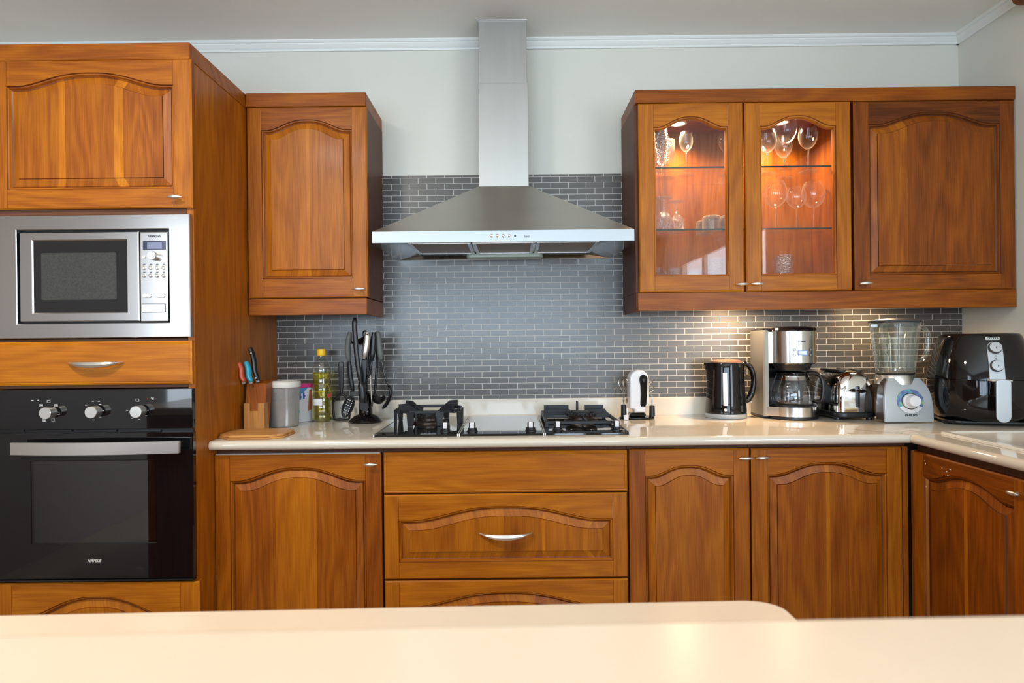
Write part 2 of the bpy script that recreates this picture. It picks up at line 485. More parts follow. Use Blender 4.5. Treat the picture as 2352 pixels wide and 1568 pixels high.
def T(x, y, z): return Matrix.Translation((x, y, z))
def arc(cx, cy, r, a0, a1, n):
    return [(cx+r*math.cos(math.radians(a0+(a1-a0)*i/n)), cy+r*math.sin(math.radians(a0+(a1-a0)*i/n))) for i in range(n+1)]
def spline(pts, n=8):
    """Catmull-Rom through points"""
    pts = [Vector(p) for p in pts]; out = []
    q = [pts[0]*2-pts[1]] + pts + [pts[-1]*2-pts[-2]]
    for i in range(1, len(q)-2):
        for k in range(n):
            t = k/n
            a, b, c, d = q[i-1], q[i], q[i+1], q[i+2]
            out.append(0.5*((2*b)+(c-a)*t+(2*a-5*b+4*c-d)*t*t+(3*b-a-3*c+d)*t**3))
    out.append(pts[-1]); return out
def rrect(x0, x1, z0, z1, r, n=5):
    return arc(x1-r, z1-r, r, 0, 90, n) + arc(x0+r, z1-r, r, 90, 180, n) + arc(x0+r, z0+r, r, 180, 270, n) + arc(x1-r, z0+r, r, 270, 360, n)
def structure(o):
    o['kind'] = 'structure'; return o

# ================================================================ the room
H = 2.461
XR, XL, YB = 1.867, -2.70, -5.80
def wall(name, boxes, mat='wall_paint'):
    if name in ('wall_left', 'wall_front'): mat = 'wall_paint_dim_beige'
    b = MB()
    for q in boxes: b.box(*q)
    return structure(b.build(name, mat, smooth=None))
wall('wall_back', [(XL-.1, XR+.1, 0, .1, 0, H+.1)])
wall('wall_right', [(XR, XR+.1, -2.6, 0, 0, H+.1), (XR, XR+.1, YB, -5.0, 0, H+.1), (XR, XR+.1, -5.0, -2.6, 0, .90), (XR, XR+.1, -5.0, -2.6, 2.08, H+.1)])
wall('wall_left', [(XL-.1, XL, -3.75, 0, 0, H+.1), (XL-.1, XL, YB, -4.9, 0, H+.1), (XL-.1, XL, -4.9, -3.75, 0, .34), (XL-.1, XL, -4.9, -3.75, 2.26, H+.1)])
wall('wall_front', [(XL-.1, -2.16, YB-.1, YB, 0, H+.1), (1.26, XR+.1, YB-.1, YB, 0, H+.1), (-2.16, 1.26, YB-.1, YB, 0, .34), (-2.16, 1.26, YB-.1, YB, 2.0, H+.1)])
wall('ceiling', [(XL-.1, XR+.1, YB-.1, .1, H, H+.1)], 'ceiling_paint')
wall('floor', [(XL-.1, XR+.1, YB-.1, .1, -.1, 0)], 'floor_tile')

def window(name, axis, pos, a0, a1, z0, z1, bars):
    b = MB(); f = .05
    def bx(p0, p1, q0, q1):
        if axis == 'x': b.box(pos-.02, pos+.02, p0, p1, q0, q1, .003)
        else: b.box(p0, p1, pos-.02, pos+.02, q0, q1, .003)
    bx(a0, a0+f, z0, z1); bx(a1-f, a1, z0, z1); bx(a0+f, a1-f, z0, z0+f); bx(a0+f, a1-f, z1-f, z1)
    for k in range(1, bars):
        c = a0+(a1-a0)*k/bars; bx(c-.03, c+.03, z0+f, z1-f)
    structure(b.build(name, 'trim_paint'))
window('window_1', 'x', XR+.035, -5.0, -2.6, .90, 2.08, 3)
window('window_2', 'y', YB-.03, -2.16, 1.26, .34, 2.0, 4)
window('window_3', 'x', XL-.03, -4.9, -3.75, .34, 2.26, 2)

prof = [(0, 0), (.030, 0), (.030, .004), (.026, .010), (.021, .0125), (.0205, .015), (.022, .016), (.017, .024), (.0125, .031), (.0105, .0325), (.0115, .034), (.0095, .040), (0, .040)]
b = MB(); b.prism([(-y, H-z) for y, z in prof], XL, XR, 'yz'); structure(b.build('trim_1', 'trim_paint', smooth=25))
b = MB()
vs = []
for Y in (0.0, YB): vs.append([(XR-y, Y if Y else -0.0, H-z) for y, z in prof])
b.loft(vs); structure(b.build('trim_2', 'trim_paint', smooth=25))

R_ = thing('ceiling_lamp', 'round white ceiling lamp above the aisle in front of the tall oven cabinet', 'ceiling lamp', (-1.08, -1.95, H))
b = MB(); b.lathe([(0, -.0005), (.20, -.0005), (.20, -.02), (.175, -.06), (.160, -.068), (.158, -.060), (0, -.060)], n=40); b.build('housing', 'trim_paint', R_, False)

# mosaic backsplash on the back wall
TZ1 = at(1150, 402, 0)[1]
TILE_X0 = -.975
b = MB(); b.box(TILE_X0, XR, -.006, 0, .90, TZ1)
o = structure(b.build('wall_back_backsplash', 'mosaic_tiles', smooth=None))
# phase: one upright joint falls at px 862 and one bed joint at py 722 (second course under the wall cabinet)
jx, jz = at(699.5, 734.7, -.006)
TILE_MAP.inputs['Location'].default_value = (-(jx % .0733) + .0366*((int(jz/.0244)) % 2) + .0362, -(jz % .0244) + .0023, 0)

b = MB().set(.20, 3, 1)
b.prism([(1.867, 2.365), (1.785, 2.365), (1.765, 2.372), (1.757, 2.39), (1.757, 2.43), (1.764, 2.452), (1.77, 2.4605), (1.867, 2.4605)], -.42, -2.35, 'xz', .004)
tag(b.build('curtain_pelmet', 'teak'), 'dark wooden curtain box on the right wall under the ceiling', 'curtain box')

# ================================================================ cathedral doors and handles
def arch(t):
    u = abs(t-.5)/.5
    return 0.0 if u >= .9 else .5+.5*math.cos(math.pi*(u/.9)**1.3)

def pull(parent, hx, hz, yf, world=True, wd=.047, flip=1):
    """small spindle pull"""
    b = MB(); yh = yf-.020
    rings = []
    for i in range(13):
        s = i/12; r = .0058*max(.12, math.sin(math.pi*s)**.75)
        x = hx + (s-.5)*wd
        rings.append([(x, yh-.003+.004*abs(2*s-1)**2 + r*.85*math.cos(a), hz + r*math.sin(a)) for a in [2*math.pi*j/12 for j in range(12)]])
    b.loft(rings)
    b.loft([[(hx+.006*flip+.006*math.cos(a)*k, y, hz-.002+.004*math.sin(a)*k) for a in [2*math.pi*j/10 for j in range(10)]] for y, k in ((yf, 1.0), (yf-.012, .7), (yh, .9))])
    return b.build('handle', 'nickel', parent, world)

def crescent(parent, px0, px1, py, yf):
    """wide bow handle, flat on top and curved below"""
    x0, x1, za, zb = fr(px0, py-8, px1, py+8, yf-.025)
    zt = (za+zb)/2+.008; b = MB(); rings = []
    for i in range(25):
        s = -1+2*i/24
        h = .0035+.0155*(1-abs(s)**2.0)
        y = yf-.002-.026*(1-abs(s)**3)
        x = (x0+x1)/2+s*(x1-x0)/2
        rings.append([(x, y-.003, zt-.001), (x, y, zt), (x, y+.004, zt-.001), (x, y+.003, zt-h*.6), (x, y+.001, zt-h), (x, y-.003, zt-h*.9), (x, y-.006, zt-h*.5)])
    b.loft(rings)
    return b.build('handle', 'nickel', parent)

def door(parent, x0, x1, z0, z1, yf, sw, rb, zs, zc, staves=((1, .5),), tones=(.5, .5, .5, .5), glass=False, handle=None, th=.022, world=True, name='door', swr=None):
    e = .004; swr = swr or sw
    a0, a1, zb = x0+sw, x1-swr, z0+rb
    ts = set(i/28 for i in range(29)); cuts = [s[0] for s in staves[:-1]]; ts |= set(cuts); ts = sorted(ts)
    def tone_at(t):
        for k, (c, tn) in enumerate(staves):
            if t < c: return tn, k
        return staves[-1][1], len(staves)-1
    def loop(o, d):
        y = yf+d; bt, tp = [], []
        for t in ts:
            x = a0+o+t*(a1-a0-2*o)
            bt.append((x, y, zb+o)); tp.append((x, y, zs-o+(zc-zs)*arch(t)))
        return bt, tp
    sd = random.random()*9
    def strips(b, loops, tonef, g):
        n = len(ts)
        for (b0, t0), (b1, t1) in zip(loops[:-1], loops[1:]):
            for i in range(n-1):
                b.set(*tonef((ts[i]+ts[i+1])/2, 'b'), g[0]); b.add([b0[i], b0[i+1], b1[i+1], b1[i]], [[0, 1, 2, 3]])
                b.set(*tonef((ts[i]+ts[i+1])/2, 't'), g[0]); b.add([t0[i], t0[i+1], t1[i+1], t1[i]], [[0, 1, 2, 3]])
            b.set(*tonef(0, 'l'), g[1]); b.add([b0[0], t0[0], t1[0], b1[0]], [[0, 1, 2, 3]])
            b.set(*tonef(1, 'r'), g[1]); b.add([b0[-1], t0[-1], t1[-1], b1[-1]], [[0, 1, 2, 3]])
    f = MB()
    tl, tr, tb, tt = tones
    j = .0012
    f.set(tl, sd, 0).add([(x0+e, yf, z0+e), (a0, yf, z0+e), (a0, yf, z1-e), (x0+e, yf, z1-e)], [[0, 1, 2, 3]])
    f.set(tr, sd+1, 0).add([(a1, yf, z0+e), (x1-e, yf, z0+e), (x1-e, yf, z1-e), (a1, yf, z1-e)], [[0, 1, 2, 3]])
    f.set(tb, sd+2, 1).add([(a0+j, yf, z0+e), (a1-j, yf, z0+e), (a1-j, yf, zb), (a0+j, yf, zb)], [[0, 1, 2, 3]])
    b0, t0 = loop(0, 0)
    f.set(tt, sd+3, 1)
    for i in range(len(ts)-1):
        p, q = t0[i], t0[i+1]
        xa = p[0]+(j if i == 0 else 0); xb = q[0]-(j if i == len(ts)-2 else 0)
        f.add([(xa, yf, p[2]), (xb, yf, q[2]), (xb, yf, z1-e), (xa, yf, z1-e)], [[0, 1, 2, 3]])
    f.set(.05, sd, 0)
    for xx, k in ((a0, 1), (a1, -1)):
        for za, zz in ((z0+e, zb), (zs, z1-e)):
            f.add([(xx, yf, za), (xx+k*j, yf, za), (xx+k*j, yf, zz), (xx, yf, zz)], [[0, 1, 2, 3]])
    O = [(x0, z0), (x1, z0), (x1, z1), (x0, z1)]; I_ = [(x0+e, z0+e), (x1-e, z0+e), (x1-e, z1-e), (x0+e, z1-e)]
    for i in range(4):
        k = (i+1) % 4
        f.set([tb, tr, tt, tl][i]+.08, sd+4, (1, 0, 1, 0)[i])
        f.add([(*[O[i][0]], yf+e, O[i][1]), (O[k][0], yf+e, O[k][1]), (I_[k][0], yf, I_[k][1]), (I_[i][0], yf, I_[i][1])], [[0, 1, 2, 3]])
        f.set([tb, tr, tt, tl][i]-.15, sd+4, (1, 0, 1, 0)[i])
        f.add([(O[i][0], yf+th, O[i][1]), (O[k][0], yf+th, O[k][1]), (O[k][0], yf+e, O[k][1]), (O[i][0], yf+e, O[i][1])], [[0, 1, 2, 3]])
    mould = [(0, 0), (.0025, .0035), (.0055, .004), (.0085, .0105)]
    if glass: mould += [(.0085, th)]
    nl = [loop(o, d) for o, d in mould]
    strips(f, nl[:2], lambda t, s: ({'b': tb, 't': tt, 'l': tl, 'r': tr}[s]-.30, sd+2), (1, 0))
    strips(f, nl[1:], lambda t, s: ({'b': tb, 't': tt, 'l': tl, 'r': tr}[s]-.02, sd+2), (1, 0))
    if glass:
        bb, tb_ = loop(0, th); f.set(.3, sd, 0)
        f.add([(x0, yf+th, z0), (a0+.0085, yf+th, z0), (a0+.0085, yf+th, z1), (x0, yf+th, z1)], [[0, 1, 2, 3]])
        f.add([(a1-.0085, yf+th, z0), (x1, yf+th, z0), (x1, yf+th, z1), (a1-.0085, yf+th, z1)], [[0, 1, 2, 3]])
        f.add([(a0+.0085, yf+th, z0), (a1-.0085, yf+th, z0), (a1-.0085, yf+th, zb+.0085), (a0+.0085, yf+th, zb+.0085)], [[0, 1, 2, 3]])
        bt, tp = nl[-1]
        for i in range(len(ts)-1):
            p, q = tp[i], tp[i+1]
            f.add([p, q, (q[0], yf+th, z1), (p[0], yf+th, z1)], [[0, 1, 2, 3]])
    else:
        f.set(.2, sd, 0).add([(x0, yf+th, z0), (x1, yf+th, z0), (x1, yf+th, z1), (x0, yf+th, z1)], [[0, 1, 2, 3]])
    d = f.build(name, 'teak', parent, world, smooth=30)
    if glass:
        g = MB(); bt, tp = loop(.0075, .013); bt2, tp2 = loop(.0075, .016)
        n = len(ts)
        ring1 = bt + tp[::-1]; ring2 = bt2 + tp2[::-1]
        g.loft([ring1, ring2], (False, False))
        for (B_, T_) in ((bt, tp), (bt2, tp2)):
            for i in range(n-1): g.add([B_[i], B_[i+1], T_[i+1], T_[i]], [[0, 1, 2, 3]])
        g.build('pane', 'pane_glass', d, world, smooth=None)
    else:
        pn = MB()
        ls = [loop(o, dd) for o, dd in ((.0085, .0105), (.0125, .0125), (.033, .0055), (.0345, .0020), (.036, .0020))]
        def tf(off):
            def q(t, s):
                tn, k = tone_at(min(max(t, 0), .999)); return tn+off, sd+5+k*1.7
            return q
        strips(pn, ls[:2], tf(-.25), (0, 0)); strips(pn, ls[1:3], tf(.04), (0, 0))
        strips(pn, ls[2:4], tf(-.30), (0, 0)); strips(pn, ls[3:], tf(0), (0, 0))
        bt, tp = ls[-1]
        for i in range(len(ts)-1):
            tn, k = tone_at((ts[i]+ts[i+1])/2); pn.set(tn, sd+5+k*1.7, 0)
            pn.add([bt[i], bt[i+1], tp[i+1], tp[i]], [[0, 1, 2, 3]])
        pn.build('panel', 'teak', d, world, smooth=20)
    if handle:
        pull(d, handle[0], handle[1], yf, world, flip=handle[2] if len(handle) > 2 else 1)
    return d

def slab(b, x0, x1, y0, y1, z0, z1, tone=.4, seed=0, g=0, bev=.0015, mi=0):
    b.set(tone, seed, g, mi); b.box(x0, x1, y0, y1, z0, z1, bev, 1)

# ================================================================ tall oven housing
X0, X1 = -1.602, -.975; YT = -.706
zt = at(442, 97, YT)[1]; zc0 = at(430, 137, YT)[1]
R_ = thing('oven_housing_cabinet', 'tall teak cabinet housing the microwave and the oven', 'cabinet', (-1.29, -.35, 0))
def bnd(py, px=215, Y=YT): return at(px, py, Y)[1]
zs_ = dict(d1b=bnd(479), m1=bnd(492), m0=bnd(777), dr1=bnd(784), dr0=bnd(884), ov1=bnd(893), ov0=bnd(1334), d2t=bnd(1337))
b = MB()
slab(b, X1-.022, X1, -.692, 0, 0, zc0, .44, 1, 0)
slab(b, X0, X0+.022, -.692, 0, 0, zc0, .5, 2, 0)
slab(b, X0+.022, X1-.022, -.012, 0, 0, zc0, .3, 3, 0)
slab(b, X0+.022, X1-.022, -.66, -.012, zc0-.02, zc0, .3, 3, 1)
slab(b, X0+.022, X1-.022, -.675, -.012, .08, .10, .3, 3, 1)
slab(b, X0+.022, X1-.022, -.62, -.60, 0, .08, .2, 3, 1)
b.build('body', 'teak', R_)
for za, zb_ in ((zs_['m1']+.001, zs_['d1b']+.004), (zs_['dr1']-.002, zs_['m0']-.001), (zs_['ov1']+.001, zs_['dr0']+.003), (zs_['d2t']-.004, zs_['ov0']-.001)):
    b = MB(); slab(b, X0+.0225, X1-.0225, -.689, -.013, za, zb_, .6, 5, 1); b.build('rail', 'dark_wood', R_)
b = MB(); slab(b, X0, X1+.0005, YT, 0, zc0+.001, zt, .36, 7, 1, .002)
b.build('crown_board', 'teak', R_)
x0, x1, _, _ = fr(-27, 138, 440, 479, YT)
ztop = bnd(136, 230); zbot = zs_['d1b']
door(R_, x0, x1, zbot, ztop-.001, YT, .0555, bnd(434, 230)-bnd(479, 230), bnd(196, 205), bnd(166, 205),
     ((.28, .40), (.325, .60), (.665, .39), (.73, .62), (1, .32)), (.44, .44, .42, .38), handle=(at(408, 455, YT)[0], bnd(455, 408), 1))
# plain drawer front
def drawer_front(parent, px0, py0, px1, py1, Y, tone, seed, hpx=None):
    x0, x1, z0, z1 = fr(px0, py0, px1, py1, Y)
    b = MB().set(tone, seed, 1); b.box(x0, x1, Y+.004, Y+.022, z0, z1)
    b.set(tone+.06, seed, 1)
    b.loft([[(x0, Y+.004, z0), (x1, Y+.004, z0), (x1, Y+.004, z1), (x0, Y+.004, z1)], [(x0+.005, Y+.001, z0+.005), (x1-.005, Y+.001, z0+.005), (x1-.005, Y+.001, z1-.005), (x0+.005, Y+.001, z1-.005)],
            [(x0+.008, Y+.002, z0+.008), (x1-.008, Y+.002, z0+.008), (x1-.008, Y+.002, z1-.008), (x0+.008, Y+.002, z1-.008)],
            [(x0+.010, Y, z0+.010), (x1-.010, Y, z0+.010), (x1-.010, Y, z1-.010), (x0+.010, Y, z1-.010)]], (False, False))
    b.set(tone, seed, 1); b.add([(x0+.010, Y, z0+.010), (x1-.010, Y, z0+.010), (x1-.010, Y, z1-.010), (x0+.010, Y, z1-.010)], [[0, 1, 2, 3]])
    d = b.build('drawer', 'teak', parent, smooth=20)
    if hpx: crescent(d, hpx[0], hpx[1], hpx[2], Y)
    return d
drawer_front(R_, -27, 784, 440, 884, YT, .52, 4.2, (145, 274, 837))
x0, x1, _, _ = fr(-27, 138, 446, 479, YT)
door(R_, x0, x1, .10, zs_['d2t']-.001, YT, .0555, .05, bnd(1418, 215), bnd(1370, 215), ((.3, .5), (.55, .6), (1, .5)), (.58, .58, .5, .55))

# ---------------------------------------------------------------- microwave
YM = -.712
M_ = thing('microwave_oven', 'built-in stainless steel microwave above the drawer in the tall cabinet', 'microwave', (-1.29, -.70, zs_['m0']))
def ring_box(b, o, i, y0, y1, bev=0):
    (x0, x1, z0, z1), (a0, a1, c0, c1) = o, i
    b.box(x0, a0, y0, y1, z0, z1, bev); b.box(a1, x1, y0, y1, z0, z1, bev)
    b.box(a0, a1, y0, y1, c1, z1, bev); b.box(a0, a1, y0, y1, z0, c0, bev)
def flat_ring(b, o, i, y0, y1, bev=.002):
    """frame with a hole, one piece"""
    def rect(q, d=0): return [(q[0]+d, q[2]+d), (q[1]-d, q[2]+d), (q[1]-d, q[3]-d), (q[0]+d, q[3]-d)]
    rings = []
    for pts, y in ((rect(o), y1), (rect(o), y0+bev), (rect(o, bev), y0), (rect(i, -bev), y0), (rect(i), y0+bev), (rect(i), y1)):
        rings.append([(p[0], y, p[1]) for p in pts])
    rings.append(rings[0])
    b.loft(rings, (False, False))
outer = fr(-29, 493, 436, 776, YM)
outer = (max(outer[0], X0+.001), outer[1], outer[2], outer[3])
hole = fr(38, 527, 388, 742, YM)
b = MB(); flat_ring(b, outer, hole, YM, -.6930); b.build('trim_frame', 'steel_panel', M_)
b = MB(); b.box(X0+.03, X1-.03, -.688, -.25, zs_['m0']+.004, zs_['m1']-.004); b.build('body', 'oven_dark', M_)
dr = fr(43.5, 532, 318, 738, YM); wi = fr(75, 552, 290, 717, YM)
b = MB(); flat_ring(b, dr, wi, YM+.001, -.690, .003)
D_ = b.build('door', 'steel_panel', M_)
b = MB(); b.box(wi[0], wi[1], YM+.004, -.695, wi[2], wi[3]); b.build('window_frame', 'black_glass', D_)
q = fr(93, 580, 266.5, 688, YM)
b = MB(); b.prism(rrect(*q, .004), YM+.003, YM+.0045, 'xz'); b.build('window', 'mesh_window', D_)
b = MB(); q = fr(321, 532, 385.5, 738, YM); b.box(q[0], q[1], YM+.001, -.690, q[2], q[3], .003)
C_ = b.build('control_panel', 'steel_panel', M_)
b = MB(); q = fr(328, 553, 380.5, 573.5, YM); b.box(*q[:2], YM, YM+.003, *q[2:]); b.build('display_surround', 'display_dark', C_)
b = MB(); q = fr(338, 556.5, 372, 571.5, YM); b.box(*q[:2], YM-.0004, YM+.002, *q[2:]); b.build('display', 'display_grey', C_)
ROTY = Matrix.Rotation(math.radians(90), 4, 'X')       # z axis of a lathe turned to -Y
def knob_at(name, mat, parent, px, py, Y, r, ln, prof=None, world=True):
    b = MB(); p = P(px, py, Y)
    pr = prof or [(r*1.0, 0), (r, ln*.92), (r*.94, ln), (0, ln)]
    b.lathe(pr, n=28, M=Matrix.Translation(p) @ ROTY); return b.build(name, mat, parent, world)
k = knob_at('knob', 'nickel', C_, 357, 588.5, YM+.001, .0135, .022); k['label'] = 'round cream knob'
knob_at('button', 'nickel', C_, 331.5, 589.5, YM+.001, .0042, .003)
for px in (331, 346.2, 361, 376):
    for py in (614.8, 632.8): knob_at('button', 'nickel', C_, px, py, YM+.001, .0062, .0035, [(.0062, 0), (.0062, .0015), (.0050, .0025), (.0047, .0012), (.0036, .0035), (0, .0038)])
for px in (338, 369):
    b = MB(); q = fr(px-10, 673.5, px+10, 683.5, YM); b.prism(rrect(*q, .0055), YM-.004, YM+.002, 'xz', .0015); b.build('button', 'nickel', C_)
b = MB(); q = fr(326, 697, 380, 717.5, YM); b.box(*q[:2], YM-.0002, YM+.001, *q[2:]); b.build('release_surround', 'ink_dark', C_)
b = MB(); q = fr(327, 698, 379, 716.5, YM); b.box(*q[:2], YM-.003, YM, *q[2:], .001); b.build('release_button', 'nickel', C_)
b = MB(); b.text('SIEMENS', .0085, Matrix.Translation(P(354, 542.5, YM)), bold=0.0, width=.038)
b.build('lettering', 'ink_dark', C_)
for px in (331, 346.2, 361, 376):
    for py in (606.5, 624.6):
        b = MB(); b.box(*fr(px-2.4, py-.8, px+2.4, py+.8, YM)[:2], YM-.0001, YM+.001, *fr(px-2.4, py-.8, px+2.4, py+.8, YM)[2:]); b.build('button_mark', 'ink_dark', C_)

# ---------------------------------------------------------------- oven
YO = -.714
O_ = thing('built_in_oven', 'black glass oven below the microwave with a steel bar handle', 'oven', (-1.29, -.69, zs_['ov0']))
ox0, ox1, _, _ = fr(-29, 893, 442, 985, YO); ox0 = max(ox0, X0+.001)
zp1 = bnd(893.5); zp0 = bnd(985); zd1 = bnd(993); zd0 = bnd(1327)
b = MB(); b.box(ox0, ox1, YO, -.695, zp0, zp1, .002); CP = b.build('control_panel', 'black_glass', O_)
b = MB(); b.box(ox0+.004, ox1-.004, -.703, -.6935, zs_['ov0']+.001, zp0+.002)
b.box(ox0+.004, ox1-.004, -.7125, -.6935, zs_['ov0']+.001, zs_['ov0']+.006, .001)
for px0, px1 in ((-5, 57), (71, 167), (175, 270), (278, 371)):
    q = fr(px0, 986.5, px1, 991.5, -.703)
    b.box(*q[:2], -.709, -.70, *q[2:], .001)
b.build('vent_rail', 'black_plastic', O_)
# cavity behind the door glass
cv = fr(60, 1046, 372, 1260, -.66)
b = MB()
b.box(cv[0]-.03, cv[0], -.688, -.28, cv[2]-.03, cv[3]+.03); b.box(cv[1], cv[1]+.03, -.688, -.28, cv[2]-.03, cv[3]+.03)
b.box(cv[0], cv[1], -.688, -.28, cv[2]-.03, cv[2]); b.box(cv[0], cv[1], -.688, -.28, cv[3], cv[3]+.03)
b.box(cv[0], cv[1], -.30, -.28, cv[2], cv[3])
b.build('cavity', 'cavity_grey', O_)
b = MB()
for z in (at(260, 1161, -.65)[1], at(260, 1174, -.65)[1]): b.tube([(cv[0], -.665, z), (cv[1], -.665, z)], .0014, 6)
zr = at(260, 1172, -.65)[1]
for i in range(22):
    x = cv[0]+.01+i*(cv[1]-cv[0]-.02)/21; b.tube([(x, -.664, zr), (x, -.32, zr)], .0012, 5)
b.build('wire_rack', 'label_white', O_)
do = (ox0, ox1, zd0, zd1); wi = fr(72.5, 1058, 357.5, 1247, YO)
b = MB(); flat_ring(b, do, wi, YO, -.695, .002); D_ = b.build('door', 'black_glass', O_)
b = MB(); b.box(wi[0], wi[1], YO+.001, YO+.005, wi[2], wi[3]); b.build('window', 'oven_window', D_, smooth=None)
b = MB(); rings = []
hx0, hx1, hz0, hz1 = fr(17, 1016, 406, 1044, YO-.05)
for i in range(21):
    s = -1+2*i/20; x = (hx0+hx1)/2+s*(hx1-hx0)/2; y = YO-.058+.018*s*s
    dz = 0
    rings.append([(x, y, hz0+dz), (x, y, hz1+dz), (x, y+.012, hz1+dz), (x, y+.012, hz0+dz)])
b.loft(rings)
for s in (-.9, .9):
    x = (hx0+hx1)/2+s*(hx1-hx0)/2; b.box(x-.008, x+.008, YO-.040, YO, (hz0+hz1)/2-.008, (hz0+hz1)/2+.008, .002)
b.build('handle', 'nickel', D_)
b = MB(); b.text('HÄFELE', .0115, Matrix.Translation(P(216, 1288, YO-.0003)), bold=.0004, shear=.25, width=.043); b.build('lettering', 'ink_light', D_)
for px, py in ((122.5, 946), (225.5, 944), (327, 943)):
    kb = knob_at('knob', 'nickel', CP, px, py, YO, .0175, .036, [(.0125, 0), (.0125, .006), (.0178, .008), (.0178, .035), (.0170, .036), (0, .036)])
def icon(px, py, w_, h_):
    b = MB()
    q = fr(px-w_/2, py-h_/2, px+w_/2, py+h_/2, YO-.0003); t = .0009
    ring_box(b, q, (q[0]+t, q[1]-t, q[2]+t, q[3]-t), YO-.0004, YO); b.build('icon', 'ink_light', CP)
for px, py in ((94.5, 931), (111.5, 921.5), (128.7, 931), (132.5, 949.5), (122, 964), (102, 965), (315.5, 918.5)): icon(px, py, 7.5, 6)
def dash(px, py, w_=5, h_=1.6):
    b = MB()
    q = fr(px-w_/2, py-h_/2, px+w_/2, py+h_/2, YO-.0003); b.box(*q[:2], YO-.0004, YO, *q[2:]); b.build('scale_mark', 'ink_light', CP)
for px, py in ((197.5, 930), (213.5, 921), (227, 921), (230, 928.5), (237, 943), (230, 957.5), (214, 964), (339, 942), (335.5, 954.5), (319.5, 963), (303, 960), (292, 942), (95.5, 931), (129, 931.5), (102, 966), (74.5, 919.5)): dash(px, py)
b = MB(); b.text('°C', .0085, Matrix.Translation(P(350, 915.5, YO-.0003)), bold=.0002); b.build('lettering', 'ink_light', CP)
q = P(87.5, 919, YO); b = MB(); b.lathe([(.0016, 0), (.0016, .0005), (0, .0005)], n=10, M=Matrix.Translation(q) @ ROTY)
b.build('marking', 'ink_light', CP)
q = P(339, 915.5, YO); b = MB(); b.lathe([(.0018, 0), (.0018, .0006), (0, .0006)], n=10, M=Matrix.Translation(q) @ ROTY); b.build('indicator_light', 'red_dot', CP)

# ================================================================ wall cabinet left of the hood
YW = -.302
def wy(py, px): return at(px, py, YW)[1]
R_ = thing('wall_cabinet', 'single-door teak wall cabinet between the tall cabinet and the hood', 'cabinet', (-.75, -.15, wy(722, 705)))
wx0, wx1 = -.9735, -.530
z_c1, z_c0, z_d0, z_v0 = wy(212.5, 705), wy(244.5, 705), wy(683.5, 705), wy(723, 708)
b = MB()
slab(b, wx0, wx1-.012, YW+.024, -.001, z_d0+.004, z_c0, .35, 1, 0)
b.build('body', 'teak', R_)
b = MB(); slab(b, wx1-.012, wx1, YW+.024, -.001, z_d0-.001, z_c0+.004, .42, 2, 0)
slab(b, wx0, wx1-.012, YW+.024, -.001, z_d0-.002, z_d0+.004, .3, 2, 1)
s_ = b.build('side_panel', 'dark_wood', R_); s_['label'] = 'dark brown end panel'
b = MB(); slab(b, wx0, wx1, YW, -.006, z_c0+.0005, z_c1, .34, 3, 1, .002); b.build('crown_board', 'teak', R_)
b = MB(); slab(b, wx0+.004, wx1-.004, YW+.004, YW+.022, z_v0, z_d0-.003, .30, 4, 1, .002); slab(b, wx1-.018, wx1-.004, YW+.022, -.006, z_v0, z_d0-.003, .22, 4, 1, .001)
b.build('light_valance', 'teak', R_)
dx0, dx1, _, _ = fr(568, 250, 843, 683, YW)
door(R_, dx0, dx1, z_d0, z_c0-.001, YW, .0535, wy(640, 705)-z_d0, wy(298, 700), wy(274, 700), ((.49, .47), (.535, .58), (1, .42)), (.38, .46, .42, .32), handle=(at(826, 664, YW)[0], wy(664, 826), 1))
b = MB(); x, z = at(660, 724, -.20); b.box(x-.03, x+.03, -.24, -.16, z_d0-.045, z_d0-.003, .003)
tag(b.build('cabinet_light', 'white_plastic'), 'small white light fitting under the left wall cabinet', 'light')

# ================================================================ wall cabinets right of the hood
gx0 = .4625; gx1 = at(1960, 450, YW)[0]; gx2 = XR-.002
g_c1, g_c0, g_d0, g_v0 = wy(201, 1900), wy(232.5, 1900), wy(666.5, 1900), wy(709, 1900)
ZT_in = g_c0-.022
R_ = thing('glass_wall_cabinet', 'wall cabinet with two glazed arched doors and lit wine glasses', 'cabinet', ((gx0+gx1)/2, -.15, g_d0))
b = MB()
slab(b, gx0+.012, gx0+.020, YW+.024, -.008, g_d0, g_c0, .45, 11, 0)
slab(b, gx1-.018, gx1, YW+.024, -.008, g_d0, g_c0, .42, 12, 0)
slab(b, gx0+.020, gx1-.018, -.016, -.008, g_d0, g_c0, .45, 13, 0)
slab(b, gx0+.020, gx1-.018, YW+.024, -.016, ZT_in, g_c0, .28, 14, 1)
slab(b, gx0+.020, gx1-.018, YW+.024, -.016, g_d0, g_d0+.018, .35, 15, 1)
b.build('body', 'teak', R_)
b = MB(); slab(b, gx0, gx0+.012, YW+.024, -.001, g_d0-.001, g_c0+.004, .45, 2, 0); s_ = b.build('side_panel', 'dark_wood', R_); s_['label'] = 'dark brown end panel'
SH = [at(1590, 384, YW+.03)[1], at(1590, 527, YW+.03)[1]]
for z in SH:
    b = MB(); b.box(gx0+.021, gx1-.019, YW+.034, -.018, z-.003, z+.003); s_ = b.build('shelf', 'shelf_glass', R_, smooth=None)
    b = MB(); b.box(gx0+.021, gx1-.019, YW+.0325, YW+.034, z-.003, z+.003); b.build('edge', 'shelf_edge', s_, smooth=None)
def gd(px0, px1, hp, tones, fl):
    x0, x1, _, _ = fr(px0, 240, px1, 660, YW)
    c = (px0+px1)/2
    k = (px0-1467)*-.011
    door(R_, x0, x1, g_d0, g_c0-.001, YW, .0545, wy(633+k, c)-wy(668+k, c), wy(291+k, c), wy(267+k, c), ((1, .5),), tones, glass=True, handle=(at(*hp, YW)[0], at(*hp, YW)[1], fl))
